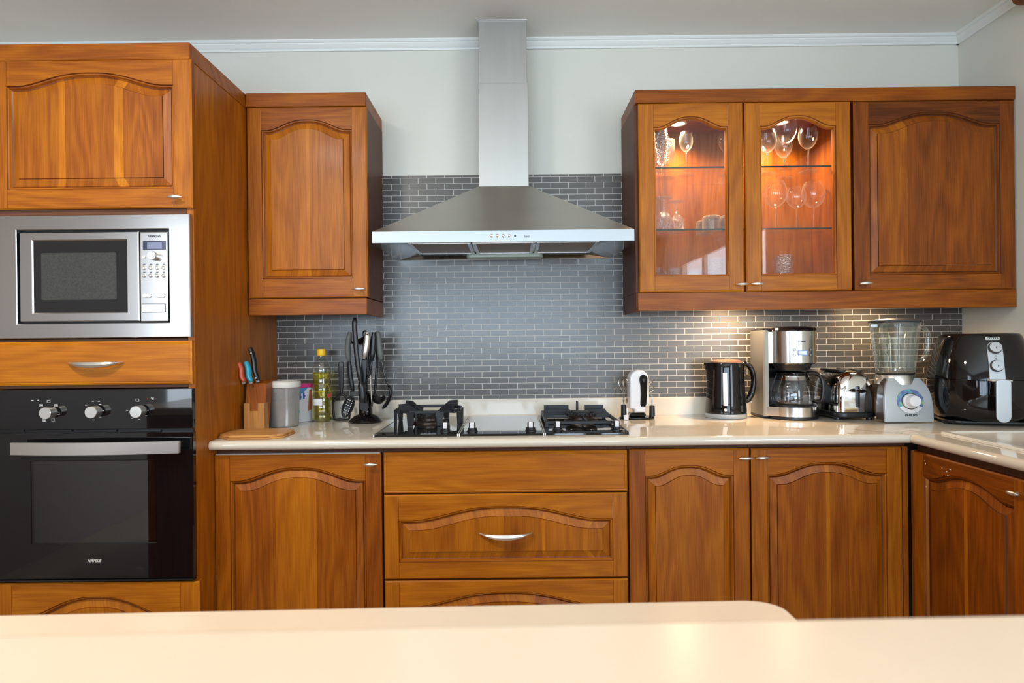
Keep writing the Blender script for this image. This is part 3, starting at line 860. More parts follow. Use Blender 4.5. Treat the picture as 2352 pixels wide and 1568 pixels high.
gd(1468, 1708, (1702, 653), (.56, .50, .50, .54), -1)
gd(1713, 1956, (1736, 652), (.52, .46, .50, .54), 1)
for px in (1557, 1792):
    x = at(px, 284, -.15)[0]; z = ZT_in
    b = MB(); b.lathe([(.034, 0), (.036, -.002), (.034, -.006), (.027, -.006), (.026, -.003)], c=(x, -.15, z), n=28)
    s_ = b.build('downlight', 'nickel', R_)
    b = MB(); b.lathe([(.026, -.003), (.016, -.005), (0, -.0055)], c=(x, -.15, z), n=24); b.build('bulb', 'halogen', s_)
    spot('cabinet_halogen', (x, -.15, z-.010), 20.0, 150, size=.02)

R_ = thing('wall_cabinet', 'single-door teak wall cabinet beside the glazed one, at the right wall', 'cabinet', ((gx1+gx2)/2, -.15, g_d0))
b = MB(); slab(b, gx1+.001, gx2, YW+.024, -.001, g_d0, g_c0, .25, 21, 0); b.build('body', 'teak', R_)
x0, x1, _, _ = fr(1962.5, 240, 2318, 660, YW); 
door(R_, x0, gx2-.004, g_d0, g_c0-.001, YW, .0545, wy(629, 2150)-wy(663, 2150), wy(284, 2150), wy(256, 2150),
     ((.26, .36), (.6, .19), (1, .24)), (.16, .20, .30, .06), handle=(at(1984, 651, YW)[0], at(1984, 651, YW)[1], -1))  # teak stave and frame tones, lowered to paint in shade at the right end
b = MB(); slab(b, gx0, gx2, YW, -.006, g_c0+.0005, g_c1, .28, 22, 1, .002)
tag(b.build('cabinet_crown_board', 'teak'), 'long brown crown board on top of the right wall cabinets', 'trim board')
b = MB(); slab(b, gx0+.004, gx2, YW+.004, YW+.022, g_v0, g_d0-.0015, .32, 23, 1, .002)
s_ = b.build('cabinet_valance', 'teak')
tag(s_, 'brown light valance along the underside of the right wall cabinets', 'trim board')
b = MB(); slab(b, gx0, gx0+.014, YW+.0225, -.007, g_v0-.002, g_d0-.0015, .45, 24, 0, .001)
V_ = b.build('cabinet_valance_return', 'dark_wood'); tag(V_, 'dark end piece of the valance beside the hood', 'trim board')
for px, pw, en in ((1694, 0, 16.0), (2012, 0, 8.0)):
    x = at(px, 725, -.12)[0]
    L_ = thing('cabinet_downlight', 'small round halogen light under the right wall cabinet, above the '+('kettle' if px < 1800 else 'blender'), 'light', (x, -.140, g_d0-.008), group='lights under the right wall cabinets')
    b = MB(); b.lathe([(.034, .007), (.034, 0), (.027, 0), (.025, .003)], n=24); b.build('rim', 'nickel', L_, False)
    b = MB(); b.lathe([(.025, .003), (0, .003)], n=24); b.build('bulb', 'halogen', L_, False)
    spot('under_cabinet_halogen', (x, -.140, g_d0-.014), en, 168, size=.03)

# ================================================================ extractor hood
hx0, hx1, hzb, hzt = fr(855, 529, 1457, 555, -.48)
HX = (hx0+hx1)/2; dux = at(1157.5, 400, -.172)[0]; dw = .0775+.0185
R_ = thing('extractor_hood', 'stainless steel chimney hood over the gas hob', 'extractor hood', (HX, -.2, hzb))
zd = at(1157, 428, -.172)[1]
b = MB()
O1 = [(hx0, -.480), (hx1, -.480), (hx1, -.0075), (hx0, -.0075)]
D1 = [(dux-dw-.002, -.176), (dux+dw+.002, -.176), (dux+dw+.002, -.0075), (dux-dw-.002, -.0075)]
e = .001
rings = [[(x, y, hzb) for x, y in O1], [(x, y, hzt) for x, y in O1]]
b.loft(rings, (False, False)); b.build('front_edge', 'steel_edge', R_, smooth=None); b = MB()
# sloping sides of the canopy
N_ = 10
for i in range(4):
    pass
O2 = [(hx0+.002, -.478), (hx1-.002, -.478), (hx1-.002, -.0075), (hx0+.002, -.0075)]
b.loft([[(x, y, hzt) for x, y in O1], [(x, y, hzt+.001) for x, y in O2], [(x, y, zd) for x, y in D1]], (False, True))
b.build('canopy', 'steel_hood', R_, smooth=15)
# underside with the recess
iz = hzb+.014
def ringz(r, z): return [(r[0], r[2], z), (r[1], r[2], z), (r[1], r[3], z), (r[0], r[3], z)]
b = MB()
lamp_y = -.115
b.loft([ringz((hx0+.0005, hx1-.0005, -.4795, -.008), hzb), ringz((hx0+.012, hx1-.012, -.468, -.016), hzb+.001), ringz((hx0+.10, hx1-.10, -.40, -.03), iz)], (False, True))
b.build('underside', 'steel_mirror', R_, smooth=15)
fx = [hx0+.105, hx0+.105+(hx1-hx0-.21)/3, hx0+.105+(hx1-hx0-.21)*2/3, hx1-.105]
for i in range(3):
    q = (fx[i]+.003, fx[i+1]-.003, -.395, -.125)
    b = MB(); t = .013
    b.box(q[0], q[0]+t, q[2], q[3], iz-.006, iz-.0005, .001); b.box(q[1]-t, q[1], q[2], q[3], iz-.006, iz-.0005, .001)
    b.box(q[0]+t, q[1]-t, q[2], q[2]+t*.6, iz-.006, iz-.0005, .001); b.box(q[0]+t, q[1]-t, q[3]-t*.6, q[3], iz-.006, iz-.0005, .001)
    s_ = b.build('filter', 'steel_mirror', R_)
    b = MB(); b.box(q[0]+t, q[1]-t, q[2]+t*.6, q[3]-t*.6, iz-.003, iz-.001); b.build('mesh', 'filter_mesh', s_, smooth=None)
x0, x1, _, _ = fr(1073, 590, 1246, 600, -.06)
b = MB(); b.prism(rrect(x0, x1, -.112, -.045, .02), iz-.018, iz-.0005, 'xy', .004); b.build('lamp_cover', 'lamp_cover', R_)
zj = at(1157, 190, -.172)[1]
b = MB(); b.box(dux-dw, dux+dw, -.172, -.001, zd-.002, zj, .0015); b.build('lower_duct', 'duct_steel', R_)
b = MB(); b.box(dux-dw+.003, dux+dw-.003, -.1695, -.001, zj-.004, H-.001, .0015)
b.build('upper_duct', 'duct_steel', R_)
b = MB(); b.box(dux-dw-.004, dux+dw-.001, -.178, -.032, H-.004, H-.0005, .001); b.build('ceiling_flange', 'pale_edge', R_)
for px in (1129.5, 1142.5, 1156, 1169.5):
    knob_at('button', 'chrome', R_, px, 541.5, -.480, .0058, .005, [(.0062, 0), (.0062, .002), (.0048, .0025), (.0044, .005), (.003, .0062), (0, .0066)])
knob_at('indicator_light', 'dark_grey', R_, 1183, 541.3, -.480, .0035, .002)
b = MB(); b.text('best', .0125, Matrix.Translation(P(1211, 542.5, -.4803)), bold=.0001, width=.0205); b.build('lettering', 'ink_dark', R_)
for px, w_ in ((1129, 3), (1142, 3), (1155.5, 4), (1168, 9)):
    q = fr(px-w_/2, 548, px+w_/2, 549.2, -.4803); b = MB(); b.box(*q[:2], -.4803, -.479, *q[2:]); b.build('button_mark', 'ink_dark', R_)

# ================================================================ base cabinets
YBs = -.577
def by(py, px=1176): return at(px, py, YBs)[1]
zl0 = .115; zcar = .866
def base_body(r, x0, x1, local=False, dy=0, top=.838, seed=1):
    b = MB()
    slab(b, x0, x1, -.553+dy, -.001 if not local else -.02, .10, zcar, .35, seed, 0, .001)
    slab(b, x0, x1, -.50+dy, -.48+dy, 0, .10, .2, seed, 1, .001)
    o = b.build('body', 'dark_wood', r, not local)
    return o
cxs = [-.9725, at(878.5, 1200, YBs)[0], at(1443.5, 1200, YBs)[0], at(1725, 1200, YBs)[0], 1.289]
def dpx(px): return at(px, 1200, YBs)[0]
# left unit
R_ = thing('base_cabinet', 'base cabinet with arched teak door beside the oven, left of the drawers', 'cabinet', ((cxs[0]+cxs[1])/2, -.3, 0))
base_body(R_, cxs[0], cxs[1]-.0005)
door(R_, dpx(493), dpx(876.5), zl0, by(1043.5, 685), YBs, .0505, .06, by(1103, 685), by(1073, 685), ((.30, .34), (.66, .52), (1, .34)), (.44, .32, .4, .44), handle=(at(853, 1064, YBs)[0], at(853, 1064, YBs)[1], 1))
b = MB(); b.box(dpx(496), dpx(874), YBs+.002, YBs+.022, by(1043.5, 685)+.0003, by(1040.5, 685)); s_ = b.build('edge_strip', 'pale_edge', R_); s_['label'] = 'pale metal strip on the door top'
# drawers
R_ = thing('drawer_cabinet', 'teak drawer cabinet with plain fascia directly below the gas hob', 'cabinet', ((cxs[1]+cxs[2])/2, -.3, 0))
base_body(R_, cxs[1], cxs[2]-.0005)
drawer_front(R_, 881, 1036.5, 1441, 1131, YBs, .52, 8.1)
def arch_drawer(py0, py1, pys, pyc, rb_, staves, tones, hp=None, world=True):
    c = 1161
    d = door(R_, dpx(882), dpx(1441.5), by(py1, c), by(py0, c), YBs, .047, rb_, by(pys, c), by(pyc, c), staves, tones, name='drawer')
    if hp: crescent(d, *hp, YBs)
arch_drawer(1134, 1328, 1193, 1161.5, by(1290, 1161)-by(1328, 1161), ((.235, .46), (.49, .50), (.685, .42), (.705, .62), (.90, .46), (.925, .62), (1, .42)), (.50, .48, .52, .54), (1100, 1223, 1233))
arch_drawer(1332, 1530, 1391, 1359, .05, ((.3, .5), (.64, .46), (1, .36)), (.50, .46, .5, .52), (1100, 1223, 1431))
# two door unit
R_ = thing('base_cabinet', 'narrower base cabinet with arched teak door, right of the drawers', 'cabinet', ((cxs[2]+cxs[3])/2, -.3, 0))
base_body(R_, cxs[2], cxs[3]-.0005)
door(R_, dpx(1446.5), dpx(1723), zl0, by(1031, 1585), YBs, .0515, .06, by(1092, 1580), by(1068, 1580), ((1, .42),), (.30, .42, .4, .50), handle=(at(1710, 1050, YBs)[0], at(1710, 1050, YBs)[1], -1))
R_ = thing('base_cabinet', 'wider base cabinet with arched door in the corner of the worktop', 'cabinet', ((cxs[3]+cxs[4])/2, -.3, 0))
base_body(R_, cxs[3], cxs[4])
door(R_, dpx(1727.5), dpx(2074), zl0, by(1027.5, 1905), YBs, .0505, .06, by(1088, 1900), by(1061, 1900), ((.49, .36), (.53, .56), (1, .36)), (.42, .46, .4, .40), handle=(at(1747, 1049, YBs)[0], at(1747, 1049, YBs)[1], 1))
b = MB(); slab(b, dpx(2075.5), 1.286, YBs+.002, -.5535, zl0, by(1025, 2080), .36, 31, 0, .002); b.build('filler_strip', 'teak', R_)
# sink run: its fronts face the room's left side
R_ = thing('sink_base_cabinet', 'base cabinet below the sink, its scratched arched door facing left', 'cabinet', (XR, -.577, 0), (0, 0, math.radians(-90)))
# local x runs towards the camera, local -y towards the middle of the room; front plane at local y=-.577
b = MB(); slab(b, .001, 1.55, -.553, -.002, .10, zcar, .35, 1, 0, .001); slab(b, .001, 1.55, -.50, -.48, 0, .10, .2, 1, 1, .001); b.build('body', 'dark_wood', R_, False)
zd_ = .845
door(R_, .018, .485, zl0, zd_, -.577, .052, .06, .772, .806, ((.48, .26), (.53, .50), (1, .24)), (.46, .32, .3, .22), world=False, handle=(.452, .81, -1))
b = MB(); slab(b, .0015, .0165, -.575, -.5535, zl0, zd_, .3, 3, 0, .002); b.build('filler_strip', 'teak', R_, False)
door(R_, .489, .95, zl0, zd_, -.577, .052, .06, .772, .806, ((.48, .3), (1, .3)), (.3, .3, .3, .3), world=False, handle=(.52, .81, 1))
# chips in the varnish of the sink door
b = MB()
for lx, lz, w_, h_ in ((.075, .822, .004, .0015), (.08, .812, .002, .005), (.155, .815, .003, .002), (.19, .817, .006, .004), (.175, .808, .005, .0025), (.165, .803, .0025, .003), (.18, .797, .006, .002), (.080, .772-.03, .005, .002)):
    b.box(lx, lx+w_, -.5773, -.5768, lz, lz+h_)
b.build('chipped_varnish', 'label_white', R_, False, smooth=None)

# ================================================================ worktops
CT = .900
def lip(x): return [(-x+.0, 0)]
pr = [(-.012, CT-.030), (-.600, CT-.030)] + arc(-.601, CT-.015, .0145, 270, 180, 6)[0:] + arc(-.601, CT-.0145, .0145, 180, 90, 6) + [(-.012, CT)]
pr = [(-.0005, CT-.030), (-.600, CT-.030)] + arc(-.600, CT-.015, .015, 270, 90, 10) + [(-.0005, CT)]
b = MB(); b.prism(pr, -.9735, 1.8665, 'yz')
b.box(1.0, 1.0, 0, 0, 0, 0) if False else None
tag(b.build('worktop', 'counter', smooth=30), 'cream stone worktop along the back wall', 'worktop')
b = MB(); xe = 1.268
pr2 = [(1.8665, CT-.030), (xe+.015, CT-.030)] + arc(xe+.015, CT-.015, .015, 270, 90, 10) + [(1.8665, CT)]
b.prism(pr2, -.6155, -2.25, 'xz')
tag(b.build('worktop', 'counter', smooth=30), 'cream stone worktop of the sink run along the right wall', 'worktop')
b = MB(); b.box(0, .19, -.0006, .0006, CT, CT+.0003, M=Matrix.Translation((1.268, -.612, 0)) @ Matrix.Rotation(math.radians(133), 4, 'Z'))
tag(b.build('worktop_joint', 'dark_grey', smooth=None), 'thin dark joint line between the two cream worktops in the corner', 'joint')
ut = at(1176, 915.5, -.02)[1]
b = MB(); b.prism([(-.0062, CT+.0004), (-.022, CT+.0004), (-.022, ut-.003), (-.019, ut), (-.0062, ut)], -.9735, 1.8665, 'yz')
tag(b.build('upstand', 'upstand_stone'), 'low cream stone upstand at the foot of the grey tiles', 'upstand')
b = MB(); b.box(XR-.010, XR-.0005, -2.25, -.0225, CT+.0004, ut, .002)
tag(b.build('upstand', 'upstand_stone'), 'low cream stone upstand along the right wall behind the air fryer', 'upstand')
# sink with drainer let into the side run
R_ = thing('kitchen_sink', 'cream sink and drainer set into the worktop at the right edge', 'sink', (1.56, -1.0, CT))
sx0, sx1, sy1, sy0 = 1.362, XR-.09, -.598, -1.62
b = MB()
def rr(x0, x1, y0, y1, r, z): return [(p[0], p[1], z) for p in rrect(x0, x1, y0, y1, r, 6)]
b.loft([rr(sx0, sx1, sy0, sy1, .035, CT+.0004), rr(sx0, sx1, sy0, sy1, .035, CT+.006), rr(sx0+.003, sx1-.003, sy0+.003, sy1-.003, .033, CT+.0085), rr(sx0+.022, sx1-.022, sy0+.022, sy1-.022, .02, CT+.0085), rr(sx0+.027, sx1-.027, sy0+.027, sy1-.027, .018, CT+.004)], (False, True))
b.build('drainer', 'sink_white', R_)
b = MB(); b.prism(rrect(sx0+.05, sx1-.05, -1.55, -1.1, .04), CT+.0045, CT+.006, 'xy'); b.build('bowl', 'sink_white', R_)

# ================================================================ island in front of the camera
IR = math.radians(1.35)
R_ = thing('kitchen_island', 'cream topped kitchen island with rounded corner across the bottom of the view', 'kitchen island', (0, -1.903, 0), (0, 0, IR))
b = MB()
pts = [(-1.9, 0), (.27, 0)] + [(.27+.042*math.sin(a), -.034+.034*math.cos(a)) for a in [math.radians(9*i) for i in range(1, 11)]] + [(.312, -1.0), (-1.9, -1.0)]
b.prism(pts, .862, .8995, 'xy', .004, 3); b.build('worktop', 'island_stone', R_, False)
b = MB(); slab(b, -1.85, .26, -.95, -.05, .0, .8615, .4, 41, 0); b.build('body', 'teak', R_, False)
R_ = thing('breakfast_bar', 'raised cream bar top nearest the viewer, softly out of focus', 'breakfast bar', (0, -2.307, 0), (0, 0, IR*.9))
b = MB(); b.box(-1.7, 1.1, -.62, 0, 1.022, 1.055, .005, 3); b.build('worktop', 'island_stone', R_, False)
b = MB(); slab(b, -1.4, .26, -.30, -.20, .9005, 1.0215, .4, 42, 1); slab(b, .45, .55, -.35, -.15, 0, 1.0215, .4, 43, 0); b.build('support', 'teak', R_, False)

# ================================================================ hobs let into the worktop
ZC = CT+.0005
def hy(py, Y=-.56): return at(1176, py, Y)[0]
HY0, HY1 = -.560, -.048
def hx_(px): return at(px, 1001, HY0)[0]
hb = [hx_(857), hx_(1053), hx_(1250), hx_(1447)]
def hob_base(root, x0, x1, mat='hob_glass', back=None):
    b = MB(); b.box(x0+.0035, x1-.0035, HY0+.002, HY1, ZC, ZC+.007, .0012, 1); b.build('glass_plate', mat, root)
    for x in (x0+.0002, x1-.0034):
        b = MB(); b.box(x, x+.0032, HY0, HY1, ZC, ZC+.0085, .0005, 1); b.build('trim_strip', 'nickel', root)
    for x in (x0+.0002, x1-.0034):
        b = MB(); b.box(x, x+.0042, HY0-.003, HY0-.0002, ZC, ZC+.0095, .001, 1); b.build('corner_cap', 'white_plastic', root)
def hob_knob(root, px):
    x = at(px, 990, -.49)[0]; z = ZC+.007
    b = MB(); b.lathe([(.019, z), (.019, z+.002), (.0155, z+.005), (.0155, z+.011), (.0115, z+.012), (.011, z+.028), (.0095, z+.030), (0, z+.030)], c=(x, -.493, 0), n=28)
    k = b.build('knob', 'black_plastic', root)
    b = MB(); b.box(x-.0072, x+.0072, -.5055, -.486, z+.011, z+.0315, .003, 3); b.build('knob_grip', 'white_plastic', k)
    return k
G = 'built-in hob modules on the worktop'
R_ = thing('gas_hob', 'left gas hob module with one burner under a tall black wok stand', 'gas hob', ((hb[0]+hb[1])/2, -.3, ZC), group=G)
hob_base(R_, hb[0], hb[1]-.001); hob_knob(R_, 1023)
bx, byy = at(986, 958, -.235)[0], -.235
def burner(root, x, y, s=1.0):
    z = ZC+.0072
    b = MB(); b.lathe([(.068*s, 0), (.066*s, .006), (.045*s, .010), (.045*s, .018), (.058*s, .020), (.060*s, .025), (.040*s, .027), (0, .027)], c=(x, y, z), n=40)
    o = b.build('burner', 'burner_metal', root)
    b = MB(); b.lathe([(.036*s, .0275), (.036*s, .034), (.030*s, .037), (0, .038)], c=(x, y, z), n=32)
    b.build('cap', 'cast_iron', o)
    b = MB()
    for i in range(24):
        a = 2*math.pi*i/24
        b.box(.052*s, .063*s, -.0025, .0025, z+.0265, z+.034, .001, 1, M=Matrix.Translation((x, y, 0)) @ Matrix.Rotation(a, 4, 'Z'))
    b.build('flame_port', 'cast_iron', o)
burner(R_, bx, byy)
b = MB()   # tall wok stand: eight-sided ring bar on legs, four wings on top
zt_, zb_ = ZC+.058, ZC+.0075
oc = [(bx+.118*sx_, byy+.115*sy_) for sx_, sy_ in ((-1, -.45), (-.45, -1), (.45, -1), (1, -.45), (1, .45), (.45, 1), (-.45, 1), (-1, .45))]
def bar(b, p, q, w_, h_, zlo):
    d = Vector((q[0]-p[0], q[1]-p[1], 0)); L_ = d.length; a = math.atan2(d.y, d.x)
    b.box(-.003, L_+.003, -w_/2, w_/2, zlo, zlo+h_, .0015, 1, M=Matrix.Translation((p[0], p[1], 0)) @ Matrix.Rotation(a, 4, 'Z'))
for i in range(8): bar(b, oc[i], oc[(i+1) % 8], .007, .011, zt_-.006)
for p in oc:
    b.prism([(-.011, 0), (.009, 0), (.016, zt_-zb_), (-.016, zt_-zb_)], -.0035, .0035, 'xz', .001, 1, M=Matrix.Translation((p[0], p[1], zb_)) @ Matrix.Rotation(math.atan2(p[1]-byy, p[0]-bx)+math.pi/2, 4, 'Z'))
for sx_, sy_ in ((-1, -1), (1, -1), (-1, 1), (1, 1)):
    a = math.atan2(sy_*.8, sx_)
    M_ = Matrix.Translation((bx, byy, 0)) @ Matrix.Rotation(a, 4, 'Z')
    b.prism([(.045, zt_-.006), (.128, zt_-.006), (.128, zt_+.026), (.094, zt_+.026)], -.0045, .0045, 'xz', .001, 1, M=M_)
    b.prism([(.100, zt_-.008), (.135, zt_-.008), (.135, zt_+.004), (.100, zt_+.004)], -.0045, .0045, 'xz', .001, 1, M=M_)
lo = [(bx+.062*math.cos(math.radians(45+90*i)), byy+.062*math.sin(math.radians(45+90*i))) for i in range(4)]
for i in range(4): bar(b, lo[i], lo[(i+1) % 4], .006, .009, zb_)
for i in range(4): b.box(-.004, .004, -.003, .003, zb_, zt_-.004, .001, 1, M=Matrix.Translation((lo[i][0], lo[i][1], 0)))
b.build('wok_stand', 'cast_iron', R_)

R_ = thing('electric_hob', 'middle hob module, plain smooth black glass with two knobs', 'electric hob', ((hb[1]+hb[2])/2, -.3, ZC), group=G)
hob_base(R_, hb[1]+.001, hb[2]-.001); hob_knob(R_, 1085); hob_knob(R_, 1219)

R_ = thing('gas_hob', 'right gas hob module with flat cast iron pan supports', 'gas hob', ((hb[2]+hb[3])/2, -.3, ZC), group=G)
hob_base(R_, hb[2]+.001, hb[3]); hob_knob(R_, 1281); hob_knob(R_, 1416)
cx_ = at(1335, 965, -.25)[0]
burner(R_, cx_, -.25, .95)
b = MB(); x0, x1, y0, y1 = hb[2]+.016, hb[3]-.016, -.420, -.075
zt_ = ZC+.024
for p, q in (((x0, y0), (x1, y0)), ((x1, y0), (x1, y1)), ((x1, y1), (x0, y1)), ((x0, y1), (x0, y0))): bar(b, p, q, .011, .010, zt_-.005)
for p in ((x0, y0), (x1, y0), (x1, y1), (x0, y1)): b.box(p[0]-.006, p[0]+.006, p[1]-.006, p[1]+.006, ZC+.0075, zt_, .001, 1)
cy_ = -.25
for p, q in (((cx_, y0), (cx_, cy_-.035)), ((cx_, y1), (cx_, cy_+.035)), ((x0, cy_), (cx_-.035, cy_)), ((x1, cy_), (cx_+.035, cy_))): bar(b, p, q, .007, .013, zt_-.004)
# broad raised plates at the back and the wall between the burners
for xa, xb in ((x0+.006, cx_-.035), (cx_+.030, x1-.006)):
    for yy, zz in ((-.105, .030), (-.150, .018), (-.200, .010)):
        b.prism([(xa-.004*(yy < -.12), zt_-.004), (xb+.012*(yy < -.12), zt_-.004), (xb, zt_+zz), (xa, zt_+zz)], yy-.004, yy+.004, 'xz', .001, 1)
b.box(cx_-.004, cx_+.004, -.11, -.09, zt_, zt_+.045, .002, 1)
b.build('pan_support', 'cast_iron', R_)

# ================================================================ left part of the worktop
def ry(o, deg): o.rotation_euler.z = math.radians(deg)
# chopping board: octagonal, two layers
R_ = thing('chopping_board', 'eight-sided bamboo chopping board lying at the left end of the worktop', 'chopping board', (-.863, -.495, ZC))
def octa(w_, d_, c): return [(-w_+c, -d_), (w_-c, -d_), (w_, -d_+c*.8), (w_, d_-c*.8), (w_-c, d_), (-w_+c, d_), (-w_, d_-c*.8), (-w_, -d_+c*.8)]
b = MB().set(.25, 1, 1); b.prism(octa(.1085, .091, .045), 0, .006, 'xy', .0008, 1); b.build('lower_layer', 'bamboo', R_, False)
b = MB().set(.36, 2, 1); b.prism(octa(.105, .0875, .045), .0062, .0135, 'xy', .001, 1); b.build('top_layer', 'bamboo', R_, False)
# knife block
yk = -.345; kx, kz = -.9195, ZC
R_ = thing('knife_block', 'small wooden knife block against the tall cabinet, holding three knives', 'knife block', (kx, yk, kz))
b = MB().set(.18, 5, 0)
b.prism([(-.036, 0), (.038, 0), (.036, .100), (.014, .100), (.014, .072), (-.014, .072), (-.014, .100), (-.036, .100)], -.045, .0, 'xz', .002, 1)
b.build('front_block', 'bamboo', R_, False)
b = MB().set(.25, 6, 0)
b.prism([(-.044, .002), (.004, .002), (.040, .150), (.044, .176), (-.012, .168)], -.038, .036, 'yz', .002, 1)
b.build('slotted_block', 'teak', R_, False)
kr = [(at(553, 853, yk-.03), 'red_plastic', 'red handled knife in the wooden knife block', .075, .012), (at(569, 851, yk-.03), 'cyan_plastic', 'turquoise handled knife in the wooden knife block', .078, .0125), (at(581, 836, yk-.02), 'black_plastic', 'black handled knife, tallest of three in the wooden block', .125, .0125)]
for (x, z), m, lb, L_, r in kr:
    R_ = thing('kitchen_knife', lb, 'knife', (x+.010, yk-.030+.025*(m == 'black_plastic'), ZC+.172+(.004 if m == 'black_plastic' else 0)), (0, math.radians(-10), 0), group='knives in the block')
    b = MB(); pts = spline([(0.004, 0, .004), (-.002, 0, L_*.3), (.001, 0, L_*.65), (-.004, 0, L_)], 5); n_ = len(pts)
    b.tube(pts, [r*(.55 if i in (0, n_-1) else (.82+.25*math.sin(math.pi*i/n_))) for i in range(n_)], 12, sx=.7); b.build('handle', m, R_, False)
    b = MB(); b.box(-.006, .006, -.0008, .0008, -.004, .006); b.build('blade', 'steel', R_, False)
    if m == 'black_plastic':
        for z_ in (.012, L_-.022):
            b = MB(); b.lathe([(.0032, 0), (.0032, .001), (0, .0012)], n=12, M=Matrix.Translation((0, -.0122, z_)) @ ROTY); b.build('rivet', 'nickel', R_, False)
# tub
yt_ = -.245; tx = at(652, 980, yt_)[0]
R_ = thing('storage_tub', 'round translucent plastic tub with pale lid, half full of brown powder', 'storage tub', (tx, yt_, ZC))
b = MB(); b.lathe([(0, .001), (.052, .001), (.055, .004), (.0585, .155), (.0575, .155), (.054, .006), (0, .004)], n=48); b.build('tub', 'tub_plastic', R_, False)
b = MB(); b.lathe([(.0595, .146), (.0625, .148), (.0635, .164), (.0615, .168), (.052, .168), (.050, .165), (0, .165)], n=48); b.build('lid', 'clear_grey_plastic', R_, False)
b = MB(); b.lathe([(0, .0045), (.0525, .0065), (.0552, .098), (.02, .103), (0, .100)], n=40); b.build('powder', 'coffee_powder', R_, False)
b = MB(); b.tube([(-.002, -.01, .09), (-.012, -.03, .135)], .006, 8); b.lathe([(.010, 0), (.012, .018), (0, .018)], c=(-.014, -.03, .128), n=12); b.build('scoop', 'lamp_cover', R_, False)
b = MB(); b.lathe([(.0576, .100), (.0582, .132)], n=6, a0=math.radians(207), a1=math.radians(228)); b.build('sticker', 'label_white', R_, False)
# detergent box, turned
yb_ = -.150; X_ = at(704, 972, yb_)[0]
R_ = thing('carton', 'blue and white printed carton with pink top between tub and oil bottle', 'carton', (X_-.040, yb_+.025, ZC), (0, 0, math.radians(60)))
b = MB(); b.box(-.050, .055, -.022, .022, 0, .135, .001, 1); BX = b.build('box', 'label_white', R_, False)
b = MB(); b.prism([(-.0552, .075), (-.0552, .135), (.03, .135), (.01, .118), (-.02, .108), (-.03, .09)], -.0227, -.0221, 'xz'); b.build('print_blue', 'box_blue', R_, False)
b = MB(); b.box(-.0555, .0555, -.0226, .0226, .1355, .150, .0008, 1); b.build('top', 'box_pink', R_, False)
b = MB(); b.prism([(.028, .04), (.052, .05), (.052, .128), (.036, .124)], -.0229, -.0223, 'xz'); b.build('print_red', 'box_orange', R_, False)
b = MB()
for i, (u_, v_) in enumerate(((-.045, .088), (-.030, .096), (-.014, .101), (.004, .104))):
    b.box(u_, u_+.008, -.0232, -.0226, v_-.012, v_+.012); b.box(u_, u_+.012, -.0232, -.0226, v_-.004, v_+.001)
b.build('print_lettering', 'ink_blue', R_, False)
b = MB(); b.lathe([(.010, 0), (.010, .0006), (0, .0006)], n=20, M=Matrix.Translation((-.038, -.0222, .03)) @ ROTY); b.build('print_green', 'box_green', R_, False)
b = MB(); b.lathe([(.010, 0), (.010, .0006), (0, .0006)], n=20, M=Matrix.Translation((-.022, -.0222, .042)) @ ROTY); b.build('print_dot', 'cyan_plastic', R_, False)
# oil bottle
yo = -.105; X_ = at(740, 968, yo)[0]
R_ = thing('oil_bottle', 'clear bottle of yellow cooking oil with a yellow screw cap', 'bottle', (X_, yo, ZC))
S_ = 1.0
pr = [(0, .003), (.030, .001), (.0365, .006), (.038, .016), (.0385, .024), (.037, .028), (.0385, .032), (.0385, .064), (.0375, .067), (.0385, .070), (.0385, .090), (.0375, .093), (.0385, .097), (.0375, .110), (.0385, .115), (.0385, .128), (.0370, .138), (.0335, .148), (.0335, .176), (.0345, .190), (.036, .198), (.0350, .212), (.028, .232), (.018, .250), (.0125, .259), (.0125, .266)]
b = MB(); b.lathe(pr, n=48); b.build('bottle', 'bottle_plastic', R_, False)
oil = [(0, .004)] + [(r-.0012, z+.001) for r, z in pr[1:] if z < .196] + [(.0338, .1965), (0, .1965)]
b = MB(); b.lathe(oil, n=48); b.build('oil', 'oil', R_, False)
b = MB(); b.lathe([(.0132, .261), (.0165, .262), (.0172, .266), (.0172, .284), (.0160, .287), (0, .287)], n=36); b.build('cap', 'yellow_cap', R_, False)
b = MB(); b.lathe([(.0388, .066), (.0390, .068), (.0390, .090), (.0388, .092)], n=12, a0=math.radians(232), a1=math.radians(288)); b.build('label', 'label_white', R_, False)
b = MB(); b.lathe([(.0388, .095), (.0390, .110)], n=4, a0=math.radians(318), a1=math.radians(350)); b.build('seal', 'label_red', R_, False)
# masher
ym = -.075; X_ = at(782, 965, ym)[0]
R_ = thing('potato_masher', 'black potato masher standing on its round foot beside the oil bottle', 'masher', (X_+.005, ym, ZC))
b = MB(); 
hp = arc(0, .226, .0105, 0, 180, 10)
poly = hp + [(-.0085, .130), (.0085, .130)]
b.prism(poly, -.006, .006, 'xz', .003, 2)
H1 = b.build('handle', 'black_plastic', R_, False)
b = MB(); b.lathe([(.0035, 0), (.0035, .0008), (0, .0008)], n=14, sy=2.2, M=Matrix.Translation((0, -.006, .224)) @ ROTY); b.build('hole', 'grey_rubber', R_, False)
b = MB(); b.tube([(0, 0, .131), (0, 0, .105)], .0065, 10)
for s in (-1, 1): b.tube(spline([(0, 0, .108), (s*.020, 0, .090), (s*.033, 0, .072), (s*.034, 0, .045), (s*.030, 0, .006)], 5), .0050, 8)
b.build('fork', 'black_plastic', R_, False)
b = MB(); b.lathe([(.018, .0015), (.031, .0015), (.033, .004), (.031, .007), (.018, .007), (.018, .0015)], n=36); b.build('foot', 'black_plastic', R_, False)
